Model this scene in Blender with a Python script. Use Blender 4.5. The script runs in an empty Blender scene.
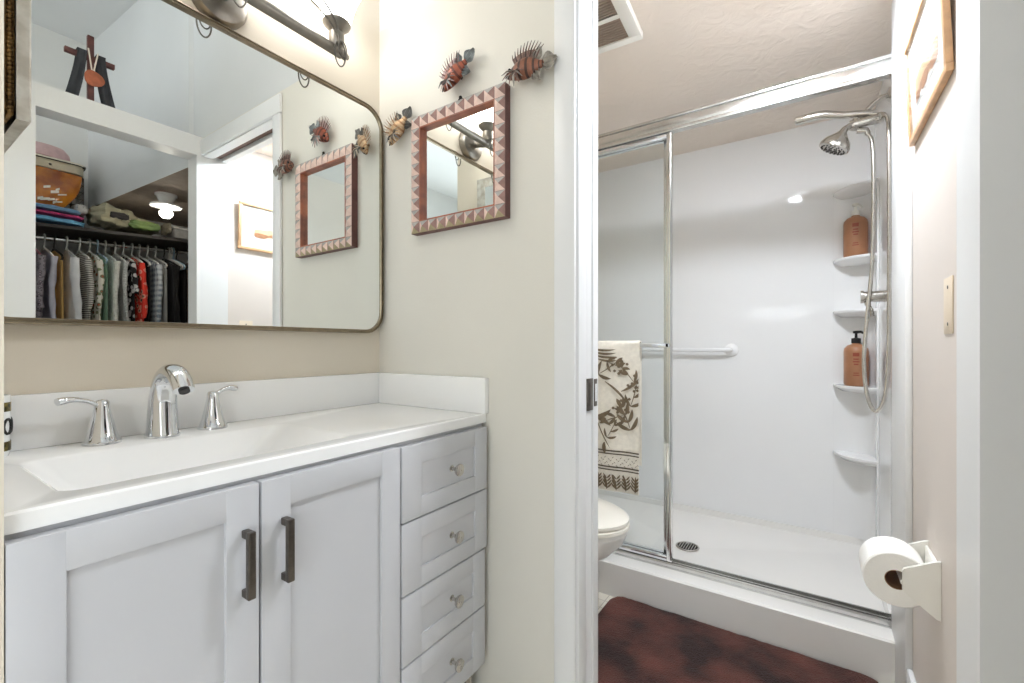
import bpy, bmesh, math, random
from mathutils import Vector, Matrix, noise
R = math.radians
PI = math.pi
scene = bpy.context.scene
COL = scene.collection
random.seed(7)

# ------------------------------------------------------------------ camera, world, lights, exposure
cam_d = bpy.data.cameras.new('camera')
cam = bpy.data.objects.new('camera', cam_d); COL.objects.link(cam)
cam.location = (1.2307, -1.0234, 1.055)
cam.rotation_euler = (R(90), 0, R(33.79))
cam_d.sensor_width = 36; cam_d.lens = 448.4 / 1024 * 36
cam_d.shift_y = 3.8 / 1024
cam_d.clip_start = 0.01
scene.camera = cam
scene.view_settings.view_transform = 'Standard'
scene.view_settings.look = 'None'
scene.view_settings.exposure = 0.56
scene.view_settings.gamma = 1.0
scene.view_settings.use_curve_mapping = False
scene.cycles.use_denoising = True
scene.cycles.max_bounces = 14
scene.cycles.diffuse_bounces = 7
scene.cycles.glossy_bounces = 8
scene.cycles.transparent_max_bounces = 16
scene.cycles.sample_clamp_indirect = 8
scene.cycles.caustics_reflective = True
scene.cycles.caustics_refractive = False

DAY = 4.6            # sky seen through the bedroom windows
SHADE_EM = 6.6       # frosted vanity shades
DOME_EM = 118.0        # bathroom dome lamp
world = bpy.data.worlds.new('daylight'); scene.world = world
world.use_nodes = True
bg = world.node_tree.nodes['Background']
bg.inputs['Color'].default_value = (0.90, 0.955, 1.0, 1)
bg.inputs['Strength'].default_value = DAY


def portal(name, loc, rot, sx, sy):
    l = bpy.data.lights.new(name, 'AREA'); l.shape = 'RECTANGLE'; l.size = sx; l.size_y = sy
    l.cycles.is_portal = True
    o = bpy.data.objects.new(name, l); COL.objects.link(o); o.location = loc; o.rotation_euler = rot
    return o
portal('daylight_portal_rear', (1.9, -4.24, 1.1), (R(90), 0, 0), 1.9, 2.1)
portal('daylight_portal_side', (3.03, -2.75, 1.2), (0, R(90), 0), 2.0, 2.3)

# ------------------------------------------------------------------ helpers

def lin(c):
    c = c / 255.0
    return c / 12.92 if c <= 0.04045 else ((c + 0.055) / 1.055) ** 2.4

def rgb(c): return (lin(c[0]), lin(c[1]), lin(c[2]), 1)
MATS = {}

def mat(name, c, rough=0.5, metal=0.0, var=0.0, vscale=8.0, bump=0.0, bscale=60.0, emis=0.0, coat=0.0, spec=None, sheen=0.0, c2=None):
    if name in MATS: return MATS[name]
    m = bpy.data.materials.new(name); m.use_nodes = True
    nt = m.node_tree; p = nt.nodes['Principled BSDF']
    p.inputs['Base Color'].default_value = rgb(c)
    p.inputs['Roughness'].default_value = rough
    p.inputs['Metallic'].default_value = metal
    if coat: p.inputs['Coat Weight'].default_value = coat; p.inputs['Coat Roughness'].default_value = 0.08
    if spec is not None: p.inputs['Specular IOR Level'].default_value = spec
    if sheen: p.inputs['Sheen Weight'].default_value = sheen
    if emis:
        p.inputs['Emission Color'].default_value = rgb(c); p.inputs['Emission Strength'].default_value = emis
    tc = nt.nodes.new('ShaderNodeTexCoord')
    if var or c2:
        n = nt.nodes.new('ShaderNodeTexNoise'); n.inputs['Scale'].default_value = vscale; n.inputs['Detail'].default_value = 4
        nt.links.new(tc.outputs['Object'], n.inputs['Vector'])
        r = nt.nodes.new('ShaderNodeValToRGB')
        d = c2 if c2 else tuple(max(0, x * (1 - var)) for x in c)
        r.color_ramp.elements[0].position = 0.35; r.color_ramp.elements[1].position = 0.65
        r.color_ramp.elements[0].color = rgb(d); r.color_ramp.elements[1].color = rgb(c)
        nt.links.new(n.outputs['Fac'], r.inputs['Fac']); nt.links.new(r.outputs['Color'], p.inputs['Base Color'])
    if bump:
        n2 = nt.nodes.new('ShaderNodeTexNoise'); n2.inputs['Scale'].default_value = bscale; n2.inputs['Detail'].default_value = 5
        nt.links.new(tc.outputs['Object'], n2.inputs['Vector'])
        b = nt.nodes.new('ShaderNodeBump'); b.inputs['Strength'].default_value = bump; b.inputs['Distance'].default_value = 0.01
        nt.links.new(n2.outputs['Fac'], b.inputs['Height']); nt.links.new(b.outputs['Normal'], p.inputs['Normal'])
    MATS[name] = m
    return m


def pattern(name, kind, c1, c2, c3=None, scale=40.0, rough=0.85):
    if name in MATS: return MATS[name]
    m = mat(name, c1, rough); nt = m.node_tree; p = nt.nodes['Principled BSDF']
    tc = nt.nodes.new('ShaderNodeTexCoord')
    if kind == 'stripe':
        w = nt.nodes.new('ShaderNodeTexWave'); w.bands_direction = 'Z'; w.inputs['Scale'].default_value = scale; w.inputs['Distortion'].default_value = 2.0
        nt.links.new(tc.outputs['Object'], w.inputs['Vector'])
        r = nt.nodes.new('ShaderNodeValToRGB'); r.color_ramp.elements[0].color = rgb(c2); r.color_ramp.elements[1].color = rgb(c1)
        r.color_ramp.elements[0].position = 0.3; r.color_ramp.elements[1].position = 0.6
        nt.links.new(w.outputs['Fac'], r.inputs['Fac']); nt.links.new(r.outputs['Color'], p.inputs['Base Color'])
    elif kind == 'plaid':
        mx = None; outs = []
        for d in ('X', 'Z'):
            w = nt.nodes.new('ShaderNodeTexWave'); w.bands_direction = d; w.inputs['Scale'].default_value = scale
            nt.links.new(tc.outputs['Object'], w.inputs['Vector']); outs.append(w.outputs['Fac'])
        a = nt.nodes.new('ShaderNodeMath'); a.operation = 'ADD'; nt.links.new(outs[0], a.inputs[0]); nt.links.new(outs[1], a.inputs[1])
        h = nt.nodes.new('ShaderNodeMath'); h.operation = 'MULTIPLY'; h.inputs[1].default_value = 0.5; nt.links.new(a.outputs[0], h.inputs[0])
        r = nt.nodes.new('ShaderNodeValToRGB'); r.color_ramp.elements[0].color = rgb(c1); r.color_ramp.elements[1].color = rgb(c2)
        r.color_ramp.elements[0].position = 0.25; r.color_ramp.elements[1].position = 0.75
        nt.links.new(h.outputs[0], r.inputs['Fac']); nt.links.new(r.outputs['Color'], p.inputs['Base Color'])
    else:  # floral blotches
        v = nt.nodes.new('ShaderNodeTexVoronoi'); v.inputs['Scale'].default_value = scale
        nt.links.new(tc.outputs['Object'], v.inputs['Vector'])
        r = nt.nodes.new('ShaderNodeValToRGB'); r.color_ramp.interpolation = 'CONSTANT'
        r.color_ramp.elements[0].color = rgb(c3 or c2); r.color_ramp.elements[0].position = 0
        r.color_ramp.elements[1].color = rgb(c2); r.color_ramp.elements[1].position = 0.22
        e = r.color_ramp.elements.new(0.42); e.color = rgb(c1)
        nt.links.new(v.outputs['Distance'], r.inputs['Fac']); nt.links.new(r.outputs['Color'], p.inputs['Base Color'])
    return m


def glass_mat(name, tint=(253, 254, 254), refl=0.10, rough=0.0):
    m = bpy.data.materials.new(name); m.use_nodes = True; nt = m.node_tree; nt.nodes.clear()
    o = nt.nodes.new('ShaderNodeOutputMaterial'); t = nt.nodes.new('ShaderNodeBsdfTransparent'); g = nt.nodes.new('ShaderNodeBsdfGlossy')
    t.inputs['Color'].default_value = rgb(tint); g.inputs['Roughness'].default_value = rough
    f = nt.nodes.new('ShaderNodeFresnel'); f.inputs['IOR'].default_value = 1.45
    mx = nt.nodes.new('ShaderNodeMixShader')
    ge = nt.nodes.new('ShaderNodeNewGeometry'); iv = nt.nodes.new('ShaderNodeMath'); iv.operation = 'SUBTRACT'; iv.inputs[0].default_value = 1.0
    ml = nt.nodes.new('ShaderNodeMath'); ml.operation = 'MULTIPLY'
    nt.links.new(ge.outputs['Backfacing'], iv.inputs[1]); nt.links.new(iv.outputs[0], ml.inputs[0]); nt.links.new(f.outputs['Fac'], ml.inputs[1]); nt.links.new(ml.outputs[0], mx.inputs['Fac']); nt.links.new(t.outputs[0], mx.inputs[1]); nt.links.new(g.outputs[0], mx.inputs[2])
    nt.links.new(mx.outputs[0], o.inputs['Surface'])
    MATS[name] = m
    return m


class MB:
    """collects shapes into one bmesh"""
    def __init__(self): self.bm = bmesh.new()

    def _mi(self, faces, mi):
        for f in faces: f.material_index = mi

    def box(self, x0, x1, y0, y1, z0, z1, bev=0.0, mi=0, seg=2, M=None):
        bm = self.bm
        r = bmesh.ops.create_cube(bm, size=1.0); vs = r['verts']
        for v in vs:
            v.co = Vector((x0 + (v.co.x + .5) * (x1 - x0), y0 + (v.co.y + .5) * (y1 - y0), z0 + (v.co.z + .5) * (z1 - z0)))
        fs = set(f for v in vs for f in v.link_faces)
        if bev:
            es = list(set(e for v in vs for e in v.link_edges))
            rr = bmesh.ops.bevel(bm, geom=es, offset=bev, segments=seg, affect='EDGES', profile=0.5)
            fs = set(f for f in fs if f.is_valid) | set(rr['faces'])
            vs = list(set(v for f in fs for v in f.verts))
        self._mi(fs, mi)
        if M is not None:
            for v in vs: v.co = M @ v.co
        return self

    def loft(self, rings, cap0=True, cap1=True, mi=0, closed=True, mis=None):
        bm = self.bm
        V = [[bm.verts.new(p) for p in r] for r in rings]
        n = len(V[0]); fs = []
        for i in range(len(V) - 1):
            for j in range(n if closed else n - 1):
                k = (j + 1) % n
                try:
                    f = bm.faces.new((V[i][j], V[i][k], V[i + 1][k], V[i + 1][j]))
                    f.material_index = mis[i] if mis else mi
                except ValueError: pass
        if cap0: 
            f = bm.faces.new(list(reversed(V[0]))); f.material_index = mis[0] if mis else mi
        if cap1: 
            f = bm.faces.new(V[-1]); f.material_index = mis[-1] if mis else mi
        return self

    def tube(self, pts, r, seg=10, mi=0, cap=True, closed=False, flat=None):
        pts = [Vector(p) for p in pts]; n = len(pts)
        rs = r if isinstance(r, (list, tuple)) else [r] * n
        rings = []; up = Vector((0, 0, 1))
        prev = None
        for i in range(n):
            if closed: t = pts[(i + 1) % n] - pts[i - 1]
            else: t = pts[min(i + 1, n - 1)] - pts[max(i - 1, 0)]
            t.normalize()
            if prev is None:
                a = t.cross(up)
                if a.length < 1e-4: a = t.cross(Vector((0, 1, 0)))
            else:
                a = prev - t * prev.dot(t)
                if a.length < 1e-5: a = t.cross(up)
            a.normalize(); b = t.cross(a).normalized(); prev = a
            fl = flat if flat else 1.0
            rings.append([pts[i] + (a * math.cos(2 * PI * k / seg) + b * fl * math.sin(2 * PI * k / seg)) * rs[i] for k in range(seg)])
        if closed:
            rings.append(rings[0][:])
            return self.loft(rings, False, False, mi)
        return self.loft(rings, cap, cap, mi)

    def lathe(self, prof, origin=(0, 0, 0), axis='Z', seg=28, mi=0, cap0=True, cap1=True, mis=None):
        o = Vector(origin); rings = []
        for r, h in prof:
            ring = []
            for k in range(seg):
                a = 2 * PI * k / seg; c, s = r * math.cos(a), r * math.sin(a)
                ring.append(o + (Vector((c, s, h)) if axis == 'Z' else Vector((h, c, s)) if axis == 'X' else Vector((s, h, c))))
            rings.append(ring)
        return self.loft(rings, cap0, cap1, mi, mis=mis)

    def ball(self, c, r, sx=1, sy=1, sz=1, mi=0, seg=14, M=None):
        rr = bmesh.ops.create_uvsphere(self.bm, u_segments=seg, v_segments=max(6, seg // 2 + 2), radius=1.0)
        for v in rr['verts']:
            v.co = Vector((v.co.x * r * sx, v.co.y * r * sy, v.co.z * r * sz))
            if M is not None: v.co = M @ v.co
            v.co += Vector(c)
        self._mi(set(f for v in rr['verts'] for f in v.link_faces), mi)
        return self

    def prism(self, pts, d, mi=0):
        """flat outline pts (3-D), extruded by vector d"""
        d = Vector(d)
        a = [Vector(p) for p in pts]; b = [p + d for p in a]
        return self.loft([a, b], True, True, mi)

    def sheet(self, grid, mi=0, thick=0.0):
        """grid of points -> surface; thick along face normals via solidify"""
        bm = self.bm
        V = [[bm.verts.new(p) for p in r] for r in grid]; fs = []
        for i in range(len(V) - 1):
            for j in range(len(V[0]) - 1):
                f = bm.faces.new((V[i][j], V[i][j + 1], V[i + 1][j + 1], V[i + 1][j])); f.material_index = mi; fs.append(f)
        if thick:
            bmesh.ops.recalc_face_normals(bm, faces=fs)
            g = bmesh.ops.solidify(bm, geom=fs, thickness=thick)
            for el in g['geom']:
                if isinstance(el, bmesh.types.BMFace): el.material_index = mi
        return self


def wloc(o):
    v = Vector((0, 0, 0))
    while o is not None:
        v += o.location; o = o.parent
    return v


def obj(name, mb, mats, parent=None, local=False, smooth=True, angle=38, recalc=True, label=None):
    bm = mb.bm
    if recalc: bmesh.ops.recalc_face_normals(bm, faces=bm.faces)
    if smooth:
        for f in bm.faces: f.smooth = True
        for e in bm.edges:
            if len(e.link_faces) == 2 and e.calc_face_angle(0) > R(angle): e.smooth = False
    off = wloc(parent) if (parent is not None and not local) else Vector((0, 0, 0))
    if off.length: bmesh.ops.translate(bm, verts=bm.verts, vec=-off)
    me = bpy.data.meshes.new(name); bm.to_mesh(me); bm.free()
    for m in (mats if isinstance(mats, (list, tuple)) else [mats]): me.materials.append(m)
    o = bpy.data.objects.new(name, me); COL.objects.link(o)
    if parent is not None: o.parent = parent
    if label: o['label'] = label
    return o


def tag(o, label, cat, group=None, kind=None):
    o['label'] = label; o['category'] = cat
    if group: o['group'] = group
    if kind: o['kind'] = kind
    return o


def thing(name, label, cat, loc, group=None, rot=None):
    o = bpy.data.objects.new(name, None); COL.objects.link(o); o.location = loc; o.empty_display_size = 0.05
    if rot: o.rotation_euler = rot
    return tag(o, label, cat, group)


def struct(name, mb, m, parent=None, smooth=False):
    o = obj(name, mb, m, parent, smooth=smooth)
    if parent is None: o['kind'] = 'structure'
    return o


def rrect(x0, x1, y0, y1, z, r, n=6):
    pts = []
    for cx, cy, a0 in ((x1 - r, y1 - r, 0), (x0 + r, y1 - r, 90), (x0 + r, y0 + r, 180), (x1 - r, y0 + r, 270)):
        for k in range(n + 1):
            a = R(a0 + 90 * k / n); pts.append(Vector((cx + r * math.cos(a), cy + r * math.sin(a), z)))
    return pts


def pillow(mb, x0, x1, y0, y1, z0, z1, amp=0.006, seed=0, mi=0, n=10, p=4.0):
    """soft cloth-like block: superellipsoid with wrinkles"""
    bm = mb.bm
    rr = bmesh.ops.create_uvsphere(bm, u_segments=n * 3, v_segments=n * 2, radius=1.0)
    c = Vector(((x0 + x1) / 2, (y0 + y1) / 2, (z0 + z1) / 2)); h = Vector(((x1 - x0) / 2, (y1 - y0) / 2, (z1 - z0) / 2))
    for v in rr['verts']:
        d = v.co.copy(); s = (abs(d.x) ** p + abs(d.y) ** p + abs(d.z) ** p) ** (-1 / p)
        q = d * s
        w = noise.noise(Vector((q.x * 2.2 + seed * 3.1, q.y * 3.0 + seed, q.z * 2.5))) * amp
        v.co = c + Vector((q.x * h.x, q.y * h.y, q.z * h.z)) + d * w
    mb._mi(set(f for v in rr['verts'] for f in v.link_faces), mi)

# ------------------------------------------------------------------ materials
M_wall = mat('wall_paint_cream', (224, 221, 212), 0.6, var=0.015, vscale=3, bump=0.05, bscale=180)
M_wallA = mat('wall_paint_beige', (222, 213, 197), 0.6, var=0.015, vscale=3, bump=0.05, bscale=180)
M_white = mat('white_trim_paint', (233, 234, 235), 0.35, var=0.01, vscale=5)
M_room = mat('upper_wall_paint', (216, 218, 219), 0.7, var=0.02, vscale=2)
M_bathwall = mat('bath_wall_paint', (224, 215, 208), 0.6, var=0.015, vscale=3, bump=0.04, bscale=150)
M_acrylic = mat('white_acrylic', (236, 236, 237), 0.07, var=0.008, vscale=2)
M_pan = mat('shower_pan_acrylic', (236, 234, 231), 0.25, var=0.01, vscale=3)
M_cab = mat('cabinet_paint', (198, 199, 203), 0.32, var=0.01, vscale=4)
M_cabin = mat('cabinet_inside', (150, 148, 146), 0.6)
M_top = mat('cultured_marble', (244, 244, 243), 0.14, var=0.008, vscale=5)
M_chrome = mat('chrome', (225, 227, 230), 0.05, 1.0)
M_stile = mat('polished_stile', (232, 233, 233), 0.16, 1.0)
M_alu = mat('bright_aluminium', (214, 214, 212), 0.22, 1.0, var=0.03, vscale=30)
M_nickel = mat('brushed_nickel', (204, 200, 194), 0.20, 1.0, var=0.05, vscale=60)
M_lampm = mat('satin_nickel', (150, 145, 138), 0.35, 1.0, var=0.05, vscale=60)
M_pewter = mat('pewter_pull', (112, 106, 100), 0.38, 1.0, var=0.08, vscale=90)
M_bronze = mat('brushed_bronze', (160, 146, 124), 0.32, 1.0, var=0.10, vscale=40)
M_dark = mat('dark_metal', (40, 38, 36), 0.5, 0.3)
M_black = mat('black_void', (20, 20, 20), 0.8)
M_mirror = mat('mirror_silver', (243, 246, 245), 0.0, 1.0)
M_glass = glass_mat('shower_glass', (252, 253, 253))
M_pglass = glass_mat('picture_glass', (250, 250, 250))
M_porc = mat('porcelain', (240, 240, 238), 0.1)
M_seat = mat('seat_plastic', (240, 236, 226), 0.25)
M_plastic = mat('white_plastic', (238, 236, 230), 0.35)
M_wood_l = mat('maple_frame', (214, 172, 130), 0.45, var=0.12, vscale=25)
M_bottle = mat('terracotta_bottle', (168, 118, 86), 0.35, var=0.06, vscale=20)
M_ink = mat('reddish_print', (140, 62, 44), 0.5)


def ceil_tex():
    m = mat('plaster_ceiling', (238, 227, 217), 0.8); nt = m.node_tree; p = nt.nodes['Principled BSDF']
    tc = nt.nodes.new('ShaderNodeTexCoord'); n = nt.nodes.new('ShaderNodeTexNoise'); n.inputs['Scale'].default_value = 14
    n.inputs['Detail'].default_value = 6; n.inputs['Distortion'].default_value = 1.6
    b = nt.nodes.new('ShaderNodeBump'); b.inputs['Strength'].default_value = 0.26; b.inputs['Distance'].default_value = 0.02
    nt.links.new(tc.outputs['Object'], n.inputs['Vector']); nt.links.new(n.outputs['Fac'], b.inputs['Height']); nt.links.new(b.outputs['Normal'], p.inputs['Normal'])
    return m
M_ceil = ceil_tex()


def tile_mat():
    m = mat('floor_tile', (226, 220, 208), 0.3); nt = m.node_tree; p = nt.nodes['Principled BSDF']
    tc = nt.nodes.new('ShaderNodeTexCoord'); b = nt.nodes.new('ShaderNodeTexBrick')
    b.inputs['Scale'].default_value = 1.0; b.offset = 0.0
    b.inputs['Brick Width'].default_value = 0.052; b.inputs['Row Height'].default_value = 0.052; b.inputs['Mortar Size'].default_value = 0.002
    b.inputs['Color1'].default_value = rgb((228, 222, 210)); b.inputs['Color2'].default_value = rgb((220, 213, 200)); b.inputs['Mortar'].default_value = rgb((188, 180, 168))
    nt.links.new(tc.outputs['Object'], b.inputs['Vector']); nt.links.new(b.outputs['Color'], p.inputs['Base Color'])
    return m
M_tile = tile_mat()

# ------------------------------------------------------------------ the setting
WB = 2.127            # height where the thinner upper wall starts
HC = 3.13             # main ceiling
struct('floor', MB().box(-.15, 3.15, -4.35, 1.85, -.06, 0), M_tile)
struct('ceiling_main', MB().box(-.15, 3.15, -4.35, 0.2, HC, HC + .06), M_room)
struct('wall_left', MB().box(-.1, 0, -4.3, 1.8, 0, HC), M_wallA)
# middle wall with the doorway: left of door, above door, upper wall
mb = MB().box(0, .69, 0, .12, 0, WB)
mb.box(.69, 1.45, 0, .12, 2.062, WB)
struct('wall_middle', mb, M_wall)
struct('wall_upper', MB().box(0, 3.0, 0, .10, WB, HC), M_room)
# right wall of the vanity area with the closet opening
mb = MB().box(1.45, 1.555, -.028, .0, 0, WB)
mb.box(1.45, 1.555, -.60, -.028, 2.03, WB)
mb.box(1.45, 1.555, -1.5, -.60, 0, WB)
struct('wall_right', mb, M_white)
struct('wall_near', MB().box(0, .475, -1.04, -.922, 0, HC), M_wallA)
# closet shell
struct('wall_closet_far', MB().box(3.0, 3.1, -1.5, 1.3, 0, HC), mat('closet_wall_paint', (230, 231, 230), 0.7, var=0.02, vscale=2))
struct('wall_closet_side', MB().box(1.555, 3.0, -.85, -.76, 0, WB), M_room)
struct('wall_closet_end', MB().box(1.58, 3.0, 1.15, 1.25, 0, 2.0), M_room)
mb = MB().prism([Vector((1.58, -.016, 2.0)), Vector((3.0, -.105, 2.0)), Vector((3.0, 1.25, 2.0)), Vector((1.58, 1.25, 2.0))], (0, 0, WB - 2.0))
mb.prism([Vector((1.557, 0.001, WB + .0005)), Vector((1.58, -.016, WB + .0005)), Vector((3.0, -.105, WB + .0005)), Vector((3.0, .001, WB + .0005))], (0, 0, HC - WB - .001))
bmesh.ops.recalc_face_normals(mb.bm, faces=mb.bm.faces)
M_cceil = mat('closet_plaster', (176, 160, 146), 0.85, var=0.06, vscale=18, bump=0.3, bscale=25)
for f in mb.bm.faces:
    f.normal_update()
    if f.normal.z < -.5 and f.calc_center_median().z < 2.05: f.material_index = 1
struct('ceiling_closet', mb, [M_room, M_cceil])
# bathroom shell
struct('wall_bathroom_right', MB().box(1.46, 1.56, .12, .86, 0, 2.2), M_bathwall)
struct('trim_9', MB().box(1.452, 1.556, .0005, .1195, 0, WB - .0005), M_white)
struct('ceiling_bathroom', MB().box(0, 1.58, .12, 1.75, 2.155, 2.2), M_ceil)
# bedroom behind the camera
mb = MB().box(3.0, 3.1, -4.3, -3.9, 0, HC); mb.box(3.0, 3.1, -1.75, -1.5, 0, HC); mb.box(3.0, 3.1, -3.9, -1.75, 0, .1); mb.box(3.0, 3.1, -3.9, -1.75, 2.3, HC)
struct('wall_bedroom_side', mb, M_room)
mb = MB().box(-.1, .35, -4.3, -4.2, 0, HC); mb.box(.35, 1.2, -4.3, -4.2, 0, 1.45); mb.box(.35, 1.2, -4.3, -4.2, 1.72, HC); mb.box(1.2, 1.75, -4.3, -4.2, 0, HC)
mb.box(1.75, 2.9, -4.3, -4.2, 2.15, HC); mb.box(2.9, 3.1, -4.3, -4.2, 0, HC)
struct('wall_rear', mb, M_room)


def window(name, x0, x1, y0, y1, z0, z1, along, mull):
    mb = MB(); t = .04
    def seg(a0, a1, b0, b1):
        if along == 'x': mb.box(a0, a1, y0, y1, b0, b1, .004)
        else: mb.box(x0, x1, a0, a1, b0, b1, .004)
    a0, a1 = (x0, x1) if along == 'x' else (y0, y1)
    seg(a0, a1, z0, z0 + t); seg(a0, a1, z1 - t, z1); seg(a0, a0 + t, z0 + t, z1 - t); seg(a1 - t, a1, z0 + t, z1 - t)
    for m_ in mull: seg(m_ - .025, m_ + .025, z0 + t, z1 - t)
    w = struct(name, mb, M_white)
    g = MB()
    if along == 'x': g.box(x0 + t, x1 - t, (y0 + y1) / 2 - .003, (y0 + y1) / 2 + .003, z0 + t, z1 - t)
    else: g.box((x0 + x1) / 2 - .003, (x0 + x1) / 2 + .003, y0 + t, y1 - t, z0 + t, z1 - t)
    obj('window_glass', g, M_pglass, w)
window('window_1', .35, 1.2, -4.28, -4.22, 1.45, 1.72, 'x', [.78])
window('added_window_2', 1.75, 2.9, -4.28, -4.22, 0, 2.15, 'x', [2.32])  # unseen glazed opening, added to bring more daylight in from behind
window('added_window_3', 3.02, 3.08, -3.9, -1.75, .1, 2.3, 'y', [-2.8])  # unseen side opening, added to send daylight across the bedroom

# door trim and pocket door
struct('trim_1', MB().box(.682, .742, -.014, 0, 0, 2.03, .006), M_white, smooth=True)      # left casing
struct('trim_2', MB().box(.682, 1.449, -.014, 0, 2.032, 2.112, .006), M_white, smooth=True)  # head casing
struct('trim_3', MB().box(.69, .747, 0, .046, 0, 2.06, .002), M_white, smooth=True)        # front pocket jamb
struct('trim_4', MB().box(.69, .747, .088, .122, 0, 2.06, .002), M_white, smooth=True)     # rear pocket jamb
struct('trim_5', MB().box(.747, 1.45, 0, .046, 2.03, 2.062, .002), M_white)
struct('trim_6', MB().box(.747, 1.45, .088, .122, 2.03, 2.062, .002), M_white)
struct('trim_7', MB().box(.747, 1.45, .052, .082, 2.045, 2.062), mat('brown_track', (96, 66, 52), 0.6))
d = struct('door_1', MB().box(.692, .744, .0505, .0845, .01, 2.05, .002), M_white)
mb = MB().box(.7440, .7485, .0508, .0842, .884, .968, .0008); mb.box(.7485, .7492, .060, .076, .896, .956, .0002, mi=1)
sk = MB().box(.7471, .7486, .0915, .112, .892, .965, .0006); sk.box(.7486, .7491, .097, .107, .905, .952, 0, 1); so_ = obj('strike_plate', sk, [M_pewter, M_white], d, label='pewter strike plate with rectangular hole')
obj('edge_pull', mb, [M_pewter, M_dark], d, label='dark metal edge pull')
struct('trim_8', MB().box(1.443, 1.46, .604, .856, .0, 2.154, .004), M_white, smooth=True)   # shower flange board on the right wall
struct('baseboard_right', MB().box(1.446, 1.46, .123, .603, 0, .17, .005), M_white, smooth=True)

# ------------------------------------------------------------------ shower
# surround walls and pan
mb = MB().box(.0, 1.56, 1.66, 1.72, 0, 2.155); 
so = struct('wall_shower_back', mb, M_acrylic)
struct('wall_shower_right', MB().box(1.475, 1.56, .862, 1.66, 0, 2.155), M_acrylic)
sp = thing('shower_pan', 'low white acrylic shower base with raised front threshold', 'shower base', (.74, 1.2, 0))
mb = MB()
n = 6
outer = rrect(.002, 1.473, .777, 1.659, 0, .004, n); top = rrect(.002, 1.473, .777, 1.659, .136, .006, n)
top2 = rrect(.004, 1.471, .783, 1.659, .142, .012, n)
inn = rrect(.03, 1.45, .905, 1.652, .142, .03, n); inn2 = rrect(.04, 1.445, .915, 1.650, .112, .05, n)
inn3 = rrect(.07, 1.42, .945, 1.62, .096, .06, n)
dr = [Vector((.73 + .055 * math.cos(a), 1.25 + .055 * math.sin(a), .078)) for a in [math.atan2(p.y - 1.25, p.x - .73) for p in inn3]]
mb.loft([outer, top, top2, inn, inn2, inn3, dr], True, True)
obj('base_tray', mb, M_pan, sp)
mb = MB(); mb.lathe([(.001, .0795), (.05, .0795), (.054, .083), (.052, .0855), (.046, .0855), (.044, .0798)], (.73, 1.25, 0), cap0=False, cap1=False)
for k in range(-3, 4): 
    w = math.sqrt(max(0, .043 ** 2 - (k * .0115) ** 2)); mb.box(.73 + k * .0115 - .0019, .73 + k * .0115 + .0019, 1.25 - w, 1.25 + w, .083, .0855)
mb.lathe([(.001, .0800), (.044, .0800)], (.73, 1.25, 0), mi=1, cap0=False, cap1=False)
obj('drain_grate', mb, [M_nickel, M_black], sp, label='round slotted metal drain grate')

enc = thing('shower_door_frame', 'bright aluminium header, sill track and side jambs of the shower opening', 'shower frame', (.74, .875, .142))
mb = MB().box(.002, 1.472, .848, .905, 1.936, 1.978, .003); mb.box(.002, 1.472, .843, .910, 1.978, 1.990, .003)
mb.box(.002, 1.472, .846, .852, 1.926, 1.94, .001)
obj('header', mb, M_alu, enc)
mb = MB().box(.002, 1.455, .852, .906, .142, .150, .002); mb.box(.002, 1.455, .852, .857, .15, .168, .001); mb.box(.002, 1.455, .877, .881, .15, .164, .001); mb.box(.002, 1.455, .901, .906, .15, .168, .001)
obj('sill_track', mb, M_alu, enc)
obj('side_jamb', MB().box(1.447, 1.4745, .858, .902, .142, 1.936, .003), M_alu, enc)
obj('side_jamb', MB().box(.002, .028, .852, .906, .142, 1.936, .003), M_alu, enc)


def shower_door(label, x0, x1, y, bar):
    t = thing('shower_door', label, 'shower door', ((x0 + x1) / 2, y, .17), 'sliding shower doors')
    w = .022
    obj('glass_pane', MB().box(x0 + .012, x1 - .012, y - .003, y + .003, .185, 1.915), M_glass, t)
    for a, b in ((x0, x0 + w), (x1 - w, x1)):
        m = MB().box(a, b, y - .010, y + .010, .17, 1.93, .003)
        if b == x1: m.tube([(b - .006, y - .011, .18), (b - .006, y - .011, 1.92)], .006, 8)
        obj('stile', m, M_stile, t)
    obj('rail', MB().box(x0 + w, x1 - w, y - .008, y + .008, 1.905, 1.93, .002), M_chrome, t)
    obj('rail', MB().box(x0 + w, x1 - w, y - .008, y + .008, .17, .192, .002), M_chrome, t)
    if bar:
        m = MB().box(x0 + .03, x1 - .004, y - .043, y - .033, 1.046, 1.064, .003)
        m.box(x1 - .018, x1 - .004, y - .043, y - .009, 1.047, 1.063, .002); m.box(x0 + .004, x0 + .02, y - .043, y - .009, 1.047, 1.063, .002)
        obj('towel_bar', m, M_chrome, t)
    return t
shower_door('outer sliding glass shower door with chrome stile and towel bar', .03, .757, .864, True)
shower_door('inner sliding glass shower door slid behind the outer door', .03, .738, .892, False)

t = thing('grab_bar', 'white horizontal bar fixed along the shower back wall', 'grab bar', (.6, 1.66, 1.03))
mb = MB().tube([(.30, 1.615, 1.03), (.84, 1.615, 1.03), (.862, 1.622, 1.03), (.868, 1.64, 1.03), (.868, 1.657, 1.03)], .0105, 12)
mb.tube([(.30, 1.615, 1.03), (.278, 1.622, 1.03), (.272, 1.64, 1.03), (.272, 1.657, 1.03)], .0105, 12)
obj('bar', mb, M_acrylic, t)
for x in (.272, .868):
    obj('flange', MB().lathe([(.034, 1.6595), (.034, 1.652), (.024, 1.646), (.011, 1.644)], (x, 0, 1.03), 'Y'), M_acrylic, t)

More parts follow.
